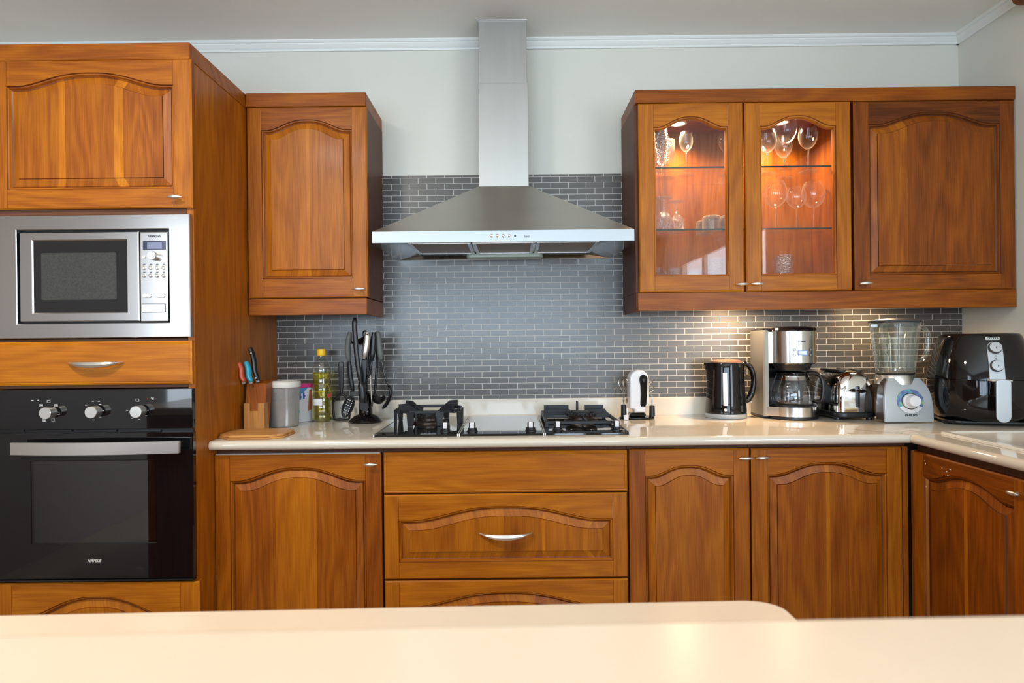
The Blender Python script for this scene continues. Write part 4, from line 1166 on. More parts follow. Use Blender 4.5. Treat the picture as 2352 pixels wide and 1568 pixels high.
# utensil carousel
yu = -.150; X_ = at(840, 968, yu)[0]; U0 = Vector((X_, yu, ZC))
R_ = thing('utensil_stand', 'black carousel stand hung with kitchen utensils', 'utensil stand', tuple(U0))
b = MB(); b.lathe([(.0, .001), (.062, .001), (.064, .004), (.060, .012), (.045, .024), (.030, .031), (0, .032)], n=48); b.build('base', 'black_gloss', R_, False)
b = MB(); b.lathe([(.027, .0315), (.025, .100), (.020, .112), (.009, .120), (.009, .300), (0, .300)], n=28); b.build('pole', 'black_gloss', R_, False)
b = MB(); b.lathe([(.010, .301), (.030, .304), (.033, .312), (.026, .326), (.008, .334), (0, .335)], n=28)
for i in range(6):
    a = math.radians(60*i+15); b.tube(spline([(.028*math.cos(a), .028*math.sin(a), .312), (.046*math.cos(a), .046*math.sin(a), .310), (.052*math.cos(a), .052*math.sin(a), .320)], 4), .0035, 8)
b.build('hub', 'black_gloss', R_, False)
b = MB(); b.tube([(.007*math.cos(a), 0, .345+.012*math.sin(a)) for a in [2*math.pi*i/14 for i in range(14)]], .003, 8, closed=True); b.build('top_loop', 'black_gloss', R_, False)
GU = 'utensils hanging on the black stand'
def uten(name, label, dy, fn):
    r = thing(name, label, 'utensil', (X_, yu+dy, ZC), group=GU)
    fn(r, yu+dy)
def hdl(r, pts, rad, mat, Y, n=12, sx=.6, name='handle'):
    b = MB(); q = spline([P(px, py, Y) for px, py in pts], 6); m = len(q)
    R__ = [rad*(.55 if i in (0, m-1) else .78 if i in (1, m-2) else 1.0) for i in range(m)]
    b.tube(q, R__, n, sx=sx); return b.build(name, mat, r)
def u1(r, Y):
    hdl(r, [(815, 729), (815, 760), (821, 830), (829, 880)], .0100, 'black_plastic', Y, sx=1.0)
    hdl(r, [(829, 878), (832, 900), (833, 925)], .014, 'black_plastic', Y, sx=1.0, name='head')
uten('serving_fork', 'long black nylon fork, its tip reaching highest above the utensil stand', -.092, u1)
def u2(r, Y):
    hdl(r, [(804, 762), (799, 800), (802, 829)], .0120, 'grey_rubber', Y, sx=1.0)
    hdl(r, [(802, 828), (805, 865), (811, 900)], .0065, 'black_plastic', Y, sx=1.4, name='shaft')
    b = MB(); M_ = Matrix.Translation(P(800, 933, Y)) @ Matrix.Rotation(math.radians(22), 4, 'Y')
    b.lathe([(0, -.008), (.012, -.0065), (.020, -.002), (.0225, .004), (.0205, .004), (.018, 0), (.010, -.004), (0, -.0055)], n=24, sy=2.1, M=M_ @ ROTY)
    h = b.build('head', 'black_plastic', r)
    for i in range(3):
        for j in range(6):
            b = MB(); p = M_ @ Vector(((i-1)*.0085, -.0090+abs(i-1)*.0035, (j-2.5)*.0105)); b.lathe([(.0018, 0), (.0018, .0012), (0, .0012)], n=8, M=Matrix.Translation(p) @ ROTY)
            b.build('slot', 'nickel', h)
uten('slotted_spoon', 'perforated black spoon with grey handle at the left of the stand', -.035, u2)
def u3(r, Y):
    hdl(r, [(844, 763), (842, 790), (836, 824)], .0128, 'nickel', Y, sx=1.0)
    b = MB(); p = P(843.5, 768, Y-.0112); b.lathe([(.0038, 0), (.0038, .0012), (0, .0012)], n=14, M=Matrix.Translation(p) @ ROTY); b.build('hole', 'oven_dark', r)
    b = MB(); 
    q = [P(*p, Y) for p in ((831, 826), (844, 826), (842, 860), (836, 905), (822, 905), (828, 862))]
    b.prism([(v.x, v.z) for v in q], Y-.004, Y+.004, 'xz', .0015, 1); b.build('shaft', 'black_plastic', r)
    b = MB(); q = [P(*p, Y) for p in ((824, 900), (838, 900), (848, 935), (842, 946), (826, 940))]
    b.prism([(v.x, v.z) for v in q], Y-.003, Y+.002, 'xz', .0015, 1); b.build('head', 'black_plastic', r)
uten('spatula', 'utensil with shiny silver handle at the middle of the stand', -.070, u3)
def u4(r, Y):
    hdl(r, [(859, 763), (857, 795), (854, 828)], .0105, 'black_plastic', Y, sx=1.0)
    hdl(r, [(855, 826), (848, 856), (838, 884)], .0035, 'black_plastic', Y, name='shaft', sx=1.2)
    hdl(r, [(838, 882), (834, 905), (838, 922)], .010, 'black_plastic', Y, name='head', sx=1.2)
uten('turner', 'all-black turner right of the silver handled utensil', -.052, u4)
def bowl(r, px, py, Y, rad, rot, sx=1.0, sy=1.0, dep=.6):
    b = MB(); M_ = Matrix.Translation(P(px, py, Y)) @ Matrix.Rotation(math.radians(rot), 4, 'Y')
    b.lathe([(0, -dep*rad), (rad*.5, -dep*rad*.87), (rad*.85, -dep*rad*.45), (rad, .0), (rad*.94, .0), (rad*.8, -dep*rad*.38), (rad*.45, -dep*rad*.76), (0, -dep*rad*.88)], n=28, sx=sx, sy=sy, M=M_)
    return b.build('bowl', 'black_plastic', r)
def u5(r, Y):
    hdl(r, [(865, 775), (866, 830), (863, 880), (860, 905)], .0042, 'black_plastic', Y, sx=1.3, name='handle')
    bowl(r, 871, 908, Y, .030, 14, dep=1.15)
uten('ladle', 'black soup ladle with deep round bowl at the right of the stand', -.006, u5)
def u6(r, Y):
    hdl(r, [(867, 761), (871, 795), (876, 826)], .0130, 'grey_rubber', Y, sx=1.0)
    hdl(r, [(876, 825), (883, 860), (893, 886)], .0036, 'black_plastic', Y, sx=1.3, name='shaft')
    hdl(r, [(893, 884), (898, 903), (890, 924), (879, 938)], .0165, 'black_plastic', Y, sx=.45, name='bowl', n=16)
uten('serving_spoon', 'black serving spoon with grey handle, rightmost on the stand', -.030, u6)
def u7(r, Y):
    hdl(r, [(851, 860), (853, 905), (856, 935)], .008, 'wire', Y, sx=.5, name='spring')
    hdl(r, [(848, 770), (849, 820), (851, 862)], .005, 'black_plastic', Y, sx=1.2)
uten('whisk', 'black handled whisk with bright metal spring behind the silver handle', -.040, u7)

# ================================================================ right part of the worktop
# hand mixer on its stand
yx = -.130; cxm = at(1463, 960, yx)[0]
R_ = thing('mixer_stand', 'black stand carrying the hand mixer and its beaters', 'mixer stand', (cxm, yx, ZC))
b = MB(); b.lathe([(0, .0005), (.068, .0005), (.071, .003), (.069, .007), (.05, .009), (0, .009)], n=48, sy=.60); b.build('base', 'black_gloss', R_, False)
b = MB(); b.box(-.030, .032, -.022, .03, .0085, .0245, .006, 3); b.build('cradle', 'black_gloss', R_, False)
for s, h_ in ((-.052, .055), (.060, .050)):
    b = MB(); b.lathe([(.0, .0085), (.0115, .0085), (.0105, h_), (.004, h_+.001), (0, h_-.004)], c=(s, .0, 0), n=20); b.build('beater_holder', 'black_plastic', R_, False)
R_ = thing('hand_mixer', 'white hand mixer with black grip standing upright on its stand', 'hand mixer', (cxm+.005, yx-.002, ZC+.0372))
b = MB(); bd = [(-.018, -.012), (.020, -.012)] + [(.024, -.006), (.026, .012), (.036, .014)] + [(.0385, .02), (.0385, .115)] + arc(0.0, .118, .0385, 4, 176, 16) + [(-.0385, .05), (-.0385, .008), (-.034, .003), (-.020, .002)]
b.prism(bd, -.030, .034, 'xz', .009, 3); b.build('body', 'white_plastic', R_, False)
b = MB(); q = [(.002, .022), (.006, .013), (.022, .013), (.026, .022), (.030, .075), (.0315, .120)] + arc(.0155, .121, .0165, 5, 170, 10) + [(-.001, .118), (.003, .095), (.004, .06)]
b.prism(q, -.0335, -.0290, 'xz', .002, 2); g_ = b.build('grip', 'black_gloss', R_, False)
b = MB(); b.lathe([(.0075, 0), (.0075, .004), (.005, .006), (0, .006)], n=20, M=Matrix.Translation((.0155, -.0334, .116)) @ ROTY); b.build('switch', 'black_plastic', g_, False)
# beaters
def balloon(x0, z0, rx, hz, r, name, label, Z0):
    r_ = thing(name, label, 'beater', (cxm+x0, yx, ZC+Z0), group='beaters of the hand mixer')
    b = MB(); b.lathe([(.0022, 0), (.0022, .010), (.0035, .012), (.0035, .026), (.0015, .027), (.0015, .030), (0, .030)], n=12); b.build('shaft', 'wire', r_, False)
    b = MB()
    for k in range(3):
        a = math.pi*k/3+.3
        pts = []
        for i in range(21):
            s = i/20*2*math.pi
            rr_ = rx*math.sin(s/2*1)*1 if False else 0
        prof_ = [(0.004, .028), (rx*.35, .028+hz*.35), (rx*.85, .028+hz*.62), (rx, .028+hz*.80), (rx*.6, .028+hz*.97), (0, .028+hz)]
        half = [Vector((p[0]*math.cos(a), p[0]*math.sin(a), p[1])) for p in prof_]
        oth = [Vector((-v.x, -v.y, v.z)) for v in half[:-1]][::-1]
        b.tube(spline(half+oth, 4), .0009, 6)
    b.build('wires', 'wire', r_, False)
    return r_
balloon(-.052, 0, .022, .075, .001, 'wire_beater', 'round wire beater upright at the left of the hand mixer', .056)
r2 = balloon(-.034, 0, .020, .070, .001, 'wire_beater', 'second wire beater, close behind the white mixer body', .058); r2.location.y += .028
r_ = thing('dough_hook', 'spiral metal dough hook upright at the right of the hand mixer', 'dough hook', (cxm+.060, yx, ZC+.0515), group='beaters of the hand mixer')
b = MB(); b.lathe([(.0035, 0), (.0035, .018), (.002, .022), (.002, .034), (0, .034)], n=12)
b.tube([(.0095*math.cos(t*13)*min(1, t*4)*(1 if t < .93 else 1-(t-.93)*6), .0095*math.sin(t*13)*min(1, t*4), .030+.075*t) for t in [i/60 for i in range(61)]], .0017, 7)
b.build('spiral', 'wire', r_, False)
b = MB(); X_, _ = at(1437, 965, -.175)
b.prism([(-.008, 0), (.009, 0), (.0095, .018), (.008, .020), (.006, .045), (.002, .047), (.001, .042), (.002, .022), (-.009, .020)], -.004, .004, 'xz', .0015, 1)
o = b.build('bag_clip', 'white_plastic'); o.location = (X_, -.185, ZC); tag(o, 'small white plastic clip beside the black mixer stand', 'clip')

# kettle
ykk = -.112; X_ = at(1667.5, 955, ykk)[0]
R_ = thing('electric_kettle', 'glossy black jug kettle with curved handle on a grey base', 'kettle', (X_, ykk, ZC), (0, 0, math.radians(-6)))
b = MB(); b.lathe([(0, .0005), (.078, .0005), (.0795, .003), (.0795, .017), (.077, .0185), (0, .0185)], n=56); b.build('power_base', 'silver_plastic', R_, False)
b = MB()
rings = []
for z, r in ((.019, .076), (.021, .0785), (.03, .079), (.06, .0765), (.10, .074), (.15, .0715), (.19, .070), (.213, .0695), (.217, .068)):
    ring = []
    for j in range(56):
        a = 2*math.pi*j/56; rr_ = r
        d = (a-math.pi+math.pi) % (2*math.pi); da = abs(a-math.pi)
        if z > .14 and da < .45: rr_ = r+.016*((z-.14)/.077)**1.5*(1-(da/.45))**1.0
        ring.append((rr_*math.cos(a), rr_*math.sin(a), z))
    rings.append(ring)
b.loft(rings, (True, True)); b.build('body', 'black_gloss', R_, False)
b = MB(); b.lathe([(.066, .2172), (.064, .222), (.045, .228), (.018, .231), (0, .2315)], n=48); L1 = b.build('lid', 'kettle_lid', R_, False)
b = MB(); b.prism(rrect(-.026, -.004, -.012, .012, .005), .2285, .2335, 'xy', .002); b.build('lid_button', 'black_gloss', L1, False)
b = MB(); b.tube(spline([(.055, 0, .208), (.080, 0, .212), (.098, 0, .194), (.107, 0, .160), (.107, 0, .125), (.098, 0, .092), (.085, 0, .070), (.070, 0, .066)], 6), [.011]*8+[.0105]*20+[.012]*15, 14, sx=1.35)
b.build('handle', 'black_gloss', R_, False)
b = MB(); b.box(-.008, .008, -.0016, .0016, 0, .128, .001, M=Matrix.Translation((-.018, -.0765, .052)) @ Matrix.Rotation(math.radians(-2.6), 4, 'X') @ Matrix.Rotation(math.radians(-13), 4, 'Z')); b.build('water_gauge', 'white_plastic', R_, False)
b = MB(); b.lathe([(.0058, 0), (.0058, .0012), (0, .0014)], n=20, M=Matrix.Translation((-.018, -.0766, .036)) @ Matrix.Rotation(math.radians(-13), 4, 'Z') @ ROTY); b.build('emblem', 'white_plastic', R_, False)
b = MB(); b.box(.074, .100, -.008, .008, .058, .062, .001); b.build('switch', 'clear_grey_plastic', R_, False)

# coffee maker
X_ = at(1820, 965, -.16)[0]; yc = -.145
R_ = thing('coffee_maker', 'steel and black filter coffee maker with glass jug, right of the kettle', 'coffee maker', (X_, yc, ZC))
b = MB()
fp = rrect(-.112, .088, -.012, .118, .02, 4)
b.prism([(-.108, .118), (.080, .118), (.084, .112), (.084, .074), (-.112, .074), (-.112, .112)], .012, .345, 'xy', .003)
b.build('tower', 'black_plastic', R_, False)
b = MB(); b.prism([(-.1145, .112), (-.1125, .118), (-.108, .1185), (-.100, .1185), (-.100, .025), (-.078, .012), (-.072, -.004), (-.076, -.008), (-.1145, .0)], .010, .342, 'xy', .002)
# cut-out is formed by keeping only a narrow strip beside the jug
b2 = MB(); b2.prism([(-.118, .10), (-.118, -.030), (-.112, -.036), (-.098, -.034), (-.096, .10)], .010, .342, 'xy', .003); b2.build('side_panel', 'duct_steel', R_, False)
b = MB(); rings = []
hr = .0865
b.lathe([(0, .212), (hr-.004, .212), (hr, .216), (hr, .338), (0, .338)], c=(.004, -.010, 0), n=56)
b.box(-.108, -.060, -.030, .06, .2125, .338, .004); b.build('brew_head', 'steel_plain', R_, False)
b = MB(); b.lathe([(0, .338), (hr+.002, .338), (hr+.004, .343), (hr, .350), (hr*.7, .356), (0, .357)], c=(.004, -.010, 0), n=56); b.prism(rrect(-.112, .06, -.02, .116, .012), .3385, .349, 'xy', .003); b.build('lid', 'black_gloss', R_, False)
b = MB(); b.lathe([(0, .185), (.060, .187), (.072, .211), (0, .2115)], c=(.004, -.010, 0), n=40); b.build('filter_holder', 'black_plastic', R_, False)
b = MB(); b.lathe([(0, 0.0005), (.093, .0005), (.095, .003), (.095, .012), (0, .012)], c=(.002, -.010, 0), n=56); b.box(-.116, .088, -.012, .112, .0005, .012, .003); b.build('foot', 'black_plastic', R_, False)
b = MB(); b.lathe([(0, .0122), (.0925, .0122), (.0925, .048), (0, .048)], c=(.002, -.010, 0), n=56); b.prism([(-.1145, .10), (-.1145, -.03), (-.060, -.075), (0, -.06), (0, .10)], .0122, .048, 'xy', .002); b.build('base_band', 'steel_plain', R_, False)
b = MB(); b.lathe([(.086, .0482), (.086, .052), (.070, .054), (0, .054)], c=(.002, -.010, 0), n=48); b.build('hot_plate', 'black_plastic', R_, False)
HM = Matrix.Translation((.004, -.010, 0))
b = MB(); b.text('HYUNDAI', .009, Matrix.Translation((.004, -.010-hr-.0001, .298)), depth=.0013, bold=0.0, width=.026); b.build('lettering', 'ink_dark', R_, False)
b = MB(); b.box(-.0165+.004, .0235, -.010-hr-.0015, -.090, .246, .264, .001); ds = b.build('display_frame', 'lcd_blue', R_, False)
b = MB(); b.box(-.0145+.004, .0215, -.010-hr-.0020, -.092, .2485, .2620); b.build('display', 'lcd_glow', ds, False)
for sx_ in (-.027, .034):
    for z_ in (.2475, .2665):
        a = math.asin(sx_/hr); p = Vector((.004+sx_, -.010-hr*math.cos(a), z_))
        b = MB(); b.lathe([(.0058, 0), (.0058, .0015), (.0042, .0018), (.0040, .0010), (0, .0025)], n=20, M=Matrix.Translation(p) @ Matrix.Rotation(a, 4, 'Z') @ ROTY); k = b.build('button', 'dark_grey', R_, False)
        b = MB(); b.lathe([(.0038, .0010), (.0035, .0026), (0, .0030)], n=16, M=Matrix.Translation(p) @ Matrix.Rotation(a, 4, 'Z') @ ROTY); b.build('button_face', 'nickel', k, False)
R_ = thing('coffee_jug', 'empty glass coffee jug with black handle on the hot plate', 'coffee jug', (X_+.002, yc-.010, ZC+.0545), (0, 0, math.radians(-20)))
b = MB(); cp = [(0, .001), (.070, .001), (.077, .006), (.079, .020), (.078, .045), (.072, .075), (.062, .100), (.055, .112), (.054, .118)]
b.lathe(cp, n=48); J1 = b.build('jug', 'carafe_glass', R_, False)
b = MB()
for k_, z_ in enumerate((.035, .048, .060, .072, .084)): b.lathe([(.0770-k_*.0024, z_), (.0768-k_*.0024, z_+.0012)], n=4, a0=math.radians(252), a1=math.radians(262))
b.build('scale_mark', 'ink_light', J1, False)
b = MB(); b.lathe([(.0562, .108), (.0575, .112), (.0575, .122), (.050, .126), (.020, .129), (0, .129)], n=40); b.build('lid', 'black_gloss', R_, False)
b = MB(); b.lathe([(.0665, .094), (.0600, .107), (.0590, .112)], n=40); b.build('band', 'steel_mirror', R_, False)
b = MB(); b.tube(spline([(.050, -.012, .119), (.078, -.016, .121), (.098, -.022, .112), (.108, -.025, .085), (.108, -.025, .050), (.103, -.024, .020), (.088, -.020, .012), (.074, -.016, .018)], 6), .0085, 12, sx=1.3); b.build('handle', 'black_plastic', R_, False)

# toaster
yt2 = -.142; X_ = 1.297
R_ = thing('toaster', 'chrome two-slot toaster with black base, between coffee maker and blender', 'toaster', (X_, yt2, ZC))
def tring(y, w_, zt__, zb__=.030):
    pts = []
    for i in range(25):
        a = math.radians(-2+184*i/24); c_, s__ = math.cos(a), math.sin(a)
        pts.append((w_*math.copysign(abs(c_)**.62, c_), y, zb__+(zt__-zb__)*max(0, s__)**.55 if s__ > 0 else zb__))
    return pts
b = MB()
b.loft([tring(-.112, .052, .118), tring(-.110, .062, .150), tring(-.100, .070, .170), tring(-.075, .075, .183), tring(-.04, .077, .187), tring(.04, .077, .187), tring(.085, .074, .180), tring(.104, .062, .150), tring(.106, .050, .12)])
b.build('body', 'chrome', R_, False, smooth=50)
b = MB(); b.prism(rrect(-.081, .081, -.116, .108, .042, 8), .008, .030, 'xy', .006, 3)
for sx_ in (-.06, .06):
    for sy_ in (-.08, .08): b.lathe([(0, .0005), (.012, .0005), (.012, .009), (0, .009)], c=(sx_, sy_, 0), n=14)
b.build('base', 'black_plastic', R_, False)
for x in (-.034, .030):
    b = MB(); b.prism(rrect(x-.016, x+.016, -.075, .085, .014), .1800, .1885, 'xy', .002); b.build('slot', 'oven_dark', R_, False)
b = MB(); b.prism(rrect(-.004, .004, .048, .128, .0035), -.1215, -.105, 'xz'); b.build('lever_slot', 'black_plastic', R_, False)
b = MB(); b.lathe([(0, -.008), (.012, -.006), (.0225, 0), (.012, .006), (0, .008)], c=(0, -.138, .112), n=24, sy=.7); b.tube([(0, -.138, .112), (0, -.108, .112)], .005, 10); b.build('lever', 'black_gloss', R_, False)
# blender
yb2 = -.255; X_ = at(2089, 965, -.345)[0]
R_ = thing('blender', 'silver blender with large dial and clear ribbed glass jar', 'blender', (X_, yb2, ZC))
R_.scale = (1, 1, .91)
b = MB()
def bring(z, w_, yf_, yb__, r=.02):
    return [(p[0], p[1], z) for p in rrect(-w_, w_, yf_, yb__, r, 5)]
lv = [(.004, .0895, -.0925), (.060, .0890, -.090), (.100, .0865, -.086), (.130, .081, -.080), (.150, .074, -.073), (.166, .064, -.066), (.176, .060, -.060)]
b.loft([bring(z, w_, yf_, yf_+.012, .005) for z, w_, yf_ in lv]); b.build('front_housing', 'silver_plastic', R_, False, smooth=40)
lv = [(.010, .0885, -.0195), (.060, .0880, -.0195), (.100, .086, -.0195), (.135, .083, -.0195), (.160, .072, -.0195), (.174, .060, -.0195)]
def rear(z, w_):
    yf = -.0805+.030*(z/.174)**4; q = .085-.02*(z/.17)**3
    return [(-w_, yf, z), (w_, yf, z), (w_, -.035, z), (w_*.72, -.018, z), (w_*.57, .000, z), (w_*.55, q, z), (-w_*.55, q, z), (-w_*.57, .000, z), (-w_*.72, -.018, z), (-w_, -.035, z)]
b = MB(); b.loft([rear(z, w_) for z, w_, yf_ in lv]); b.build('rear_housing', 'blender_side', R_, False, smooth=40)
b = MB(); b.lathe([(.070, .150), (.068, .165), (.064, .186), (.062, .1895), (0, .1895)], c=(0, -.005, 0), n=48); b.build('collar', 'nickel', R_, False)
b = MB(); b.lathe([(.0645, .1897), (.0655, .192), (.0645, .1945), (0, .1945)], c=(0, -.005, 0), n=48); b.build('seal_ring', 'black_plastic', R_, False)
def fz(z):   # y of the housing front at height z
    for (z0_, _, y0_), (z1_, _, y1_) in zip([(.004, .0895, -.0925), (.060, .0890, -.090), (.100, .0865, -.086)], [(.060, .0890, -.090), (.100, .0865, -.086), (.130, .081, -.080)]):
        if z <= z1_: return y0_+(y1_-y0_)*(z-z0_)/(z1_-z0_)
    return -.08
DM = Matrix.Translation((.004, fz(.085)-.0002, .086)) @ Matrix.Rotation(math.radians(-6), 4, 'X') @ ROTY
b = MB(); b.lathe([(.0325, .001), (.0480, .001), (.0480, .0025), (.0325, .0028)], n=40, a0=math.radians(-30), a1=math.radians(210), M=DM); b.build('speed_ring', 'iridescent_ring', R_, False)
for a_ in (-150, -110, -70):
    b = MB(); b.lathe([(.0325, .001), (.0475, .001), (.0475, .0030), (.0325, .0030)], n=10, a0=math.radians(a_+1), a1=math.radians(a_+39), M=DM); b.build('button', 'white_plastic', R_, False)
b = MB(); b.lathe([(.0325, .001), (.0325, .004), (.0300, .0045), (.0300, .001)], n=40, M=DM); b.build('dial_surround', 'black_plastic', R_, False)
b = MB(); b.lathe([(.0295, .001), (.0295, .006), (.0275, .009), (.0235, .012), (.0220, .030), (.0200, .033), (0, .034)], n=40, M=DM); b.build('dial', 'white_plastic', R_, False)
b = MB(); b.text('PHILIPS', .0125, Matrix.Translation((.006, fz(.028)-.0006, .030)) @ Matrix.Rotation(math.radians(-2), 4, 'X'), bold=.0003, width=.045); b.build('lettering', 'ink_dark', R_, False)
# jar: rounded square with ribs
R_ = thing('blender_jar', 'clear glass blender jar with handle and dark lid, upside of the silver base', 'blender jar', (X_, yb2-.005, ZC+.1775))
R_.scale = (1, 1, .925)
R_['label'] = 'clear ribbed glass jar with handle and dark lid on the silver blender'
def jring(z, r, rib=.0):
    pts = []
    for j in range(64):
        a = 2*math.pi*j/64; k = 1+.035*math.cos(4*a)*-1
        rr_ = r*k+rib*(max(0, math.cos(a*8))**6)
        pts.append((rr_*math.cos(a), rr_*math.sin(a), z))
    return pts
b = MB()
b.loft([jring(.001, .062), jring(.008, .064, .002), jring(.04, .066, .003), jring(.10, .072, .003), jring(.16, .078, .002), jring(.185, .081), jring(.200, .082), jring(.203, .084)], (True, False)); J_ = b.build('jar', 'jar_glass', R_, False, smooth=60)
b = MB(); b.loft([jring(.010, .056), jring(.04, .059, -.003), jring(.10, .066, -.003), jring(.16, .073, -.002), jring(.199, .078)], (True, False)); b.build('inner_wall', 'jar_glass', J_, False, smooth=60)
b = MB(); b.tube(spline([(.076, 0, .176), (.100, 0, .184), (.120, 0, .168), (.125, 0, .130), (.119, 0, .080), (.102, 0, .052), (.078, 0, .050), (.066, 0, .050)], 6), .0085, 14, sx=1.2); b.build('handle', 'jar_glass', J_, False)
b = MB(); b.prism([(-.097, -.014), (-.076, -.022), (-.076, .022), (-.097, .014)], .182, .200, 'xy', .003); b.build('spout', 'jar_glass', J_, False)
b = MB(); b.lathe([(.0, .184), (.074, .184), (.076, .188), (.076, .202), (0, .202)], n=48); b.build('seal', 'grey_rubber', R_, False)
b = MB(); b.loft([jring(.2035, .084), jring(.207, .0865), jring(.212, .085), jring(.217, .060), jring(.219, .030)]); b.build('lid', 'dark_grey', R_, False)
b = MB()
for a_ in (0, 90, 180, 270):
    b.box(.002, .026, -.004, .004, .014, .0155, M=Matrix.Rotation(math.radians(a_+20), 4, 'Z'))
b.lathe([(.010, .010), (.010, .018), (0, .020)], n=16); b.build('blade', 'steel', R_, False)

# air fryer
X_, yf_ = 1.694, -.338
R_ = thing('air_fryer', 'large glossy black air fryer in the corner beside the sink', 'air fryer', (X_, yf_, ZC), (0, 0, math.radians(-18)))
def egg(z, rx, ry_):
    pts = []
    for j in range(64):
        a = 2*math.pi*j/64; c_, s__ = math.cos(a), math.sin(a)
        pts.append((rx*math.copysign(abs(c_)**.86, c_), ry_*math.copysign(abs(s__)**.86, s__), z))
    return pts
b = MB(); b.loft([egg(.160, .157, .158), egg(.19, .154, .155), egg(.225, .148, .148), egg(.26, .139, .139), egg(.292, .128, .128), egg(.310, .121, .122), egg(.318, .116, .117), egg(.320, .108, .110)]); b.build('upper_housing', 'black_gloss', R_, False, smooth=60)
b = MB(); b.loft([egg(.016, .122, .128), egg(.020, .134, .140), egg(.035, .147, .150), egg(.065, .155, .157), egg(.11, .158, .159), egg(.1585, .1575, .158)]); b.build('lower_housing', 'black_gloss', R_, False, smooth=60)
b = MB(); b.prism(rrect(-.128, .128, -.120, .120, .05, 6), .006, .0155, 'xy', .003)
for sx_ in (-.118, .118):
    for sy_ in (-.06, .08): b.lathe([(0, 0), (.014, 0), (.018, .010), (0, .010)], c=(sx_, sy_, 0), n=14)
b.build('foot', 'black_plastic', R_, False)
# front strip, knobs and drawer handle point towards the room, turned a little to the left
TA = 0.0
def fpt(z):
    for (z0_, r0), (z1_, r1) in zip([(.160, .158), (.19, .155), (.225, .148), (.26, .139), (.292, .128)], [(.19, .155), (.225, .148), (.26, .139), (.292, .128), (.310, .122)]):
        if z <= z1_: return r0+(r1-r0)*(z-z0_)/(z1_-z0_)
    return .12
b = MB()
prof_ = [(z_, 0) for z_ in (.161, .18, .20, .22, .24, .26, .272, .280, .286, .291)]
L0, L1_ = [], []
rings = []
for z, _ in prof_:
    hw = .0225 if z < .271 else .0225*math.sqrt(max(.05, 1-((z-.270)/.0222)**2))
    y = -fpt(z); rings.append([(-hw, y-.001, z), (hw, y-.001, z), (hw, y-.004, z), (-hw, y-.004, z)])
b.loft(rings); M0 = Matrix.Rotation(TA, 4, 'Z')
s_ = b.build('control_strip', 'silver_plastic', R_, False); s_.rotation_euler.z = TA
for z_, tl in ((.270, -18), (.209, -13)):
    b = MB(); b.lathe([(.0205, 0), (.0205, .002), (.0190, .003), (.0190, .010), (.0180, .0115), (0, .0115)], n=36, M=Matrix.Translation((0, -fpt(z_)-.004, z_)) @ Matrix.Rotation(math.radians(tl), 4, 'X') @ ROTY)
    k = b.build('dial', 'dark_grey', s_, False)
    b = MB(); b.lathe([(.0182, .0116), (.0172, .0135), (0, .0140)], n=36, M=Matrix.Translation((0, -fpt(z_)-.004, z_)) @ Matrix.Rotation(math.radians(tl), 4, 'X') @ ROTY); b.build('dial_face', 'silver_plastic', s_, False)
for z_, k_ in ((.2435, 1), (.2355, -1)): b = MB(); b.prism([(-.0028, z_-.002*k_), (.0028, z_-.002*k_), (0, z_+.0025*k_)], -fpt(z_)-.0047, -fpt(z_)-.0037, 'xz'); o = b.build('arrow_mark', 'ink_dark', s_, False)
for z_ in (.270, .209):
    b = MB(); b.box(-.001, .001, -fpt(z_)-.0190, -fpt(z_)-.0172, z_-.003, z_+.004); b.build('dial_mark', 'ink_dark', s_, False)
LMt = Matrix.Translation((-.002, -fpt(.303)-.0022, .303)) @ Matrix.Rotation(math.radians(-19), 4, 'X')
b = MB(); b.prism(rrect(-.021, .021, -.0055, .0055, .003), -.0006, .0010, 'xz', M=LMt); s2 = b.build('badge', 'ink_light', R_, False); s2.rotation_euler.z = TA
b = MB(); b.text('OTTO', .0105, LMt @ Matrix.Translation((0, -.0009, 0)), bold=.0006, width=.034); s3 = b.build('lettering', 'ink_dark', R_, False); s3.rotation_euler.z = TA
HAx = 0.0
b = MB(); b.box(-.019, .019, -.190, -.152, .105, .158, .006, 3); b.box(-.015, .015, -.205, -.182, .045, .154, .004, 2); hb_ = b.build('drawer_handle', 'black_gloss', R_, False); hb_.rotation_euler.z = HAx
b = MB(); hp_ = [(-.0215, .126), (.0215, .126)]
poly = arc(0, .044, .0215, 180, 360, 12) + [(.0215, .156), (.018, .163), (.006, .166), (-.006, .166), (-.018, .163), (-.0215, .156)]
b.prism(poly, -.212, -.2055, 'xz', .003, 2); s_ = b.build('handle_cover', 'silver_plastic', hb_, False)
b = MB(); b.box(-.030, .030, -.200, -.157, .1585, .164, .003, 2); s_ = b.build('handle_top', 'clear_grey_plastic', hb_, False)

# wall socket with plugs, and flexes
sx_, sz_ = at(2147, 893, -.008)
R_ = thing('wall_socket', 'double wall socket with black plugs on the tiles right of the blender', 'socket', (sx_, -.0065, sz_))
b = MB(); b.prism(rrect(-.036, .036, -.038, .038, .005), -.009, 0, 'xz', .002); b.build('plate', 'clear_grey_plastic', R_, False)
for x in (-.014, .018):
    b = MB(); b.box(x-.010, x+.010, -.040, -.0092, -.018, .016, .004); b.tube(spline([(x, -.030, -.016), (x+.005, -.034, -.040), (x, -.030, -.0925+.004)], 5), .003, 8); b.build('plug', 'black_plastic', R_, False)
sz0 = ZC+.003
def cord(pts, label, r=.0026):
    b = MB(); b.tube(spline(pts, 8), r, 8); tag(b.build('power_cord', 'black_plastic'), label, 'cord', 'flexes along the wall')
tq = lambda px, py, Y: tuple(P(px, py, Y))
def zt2(px, Y, z): return (at(px, 950, Y)[0], Y, z)
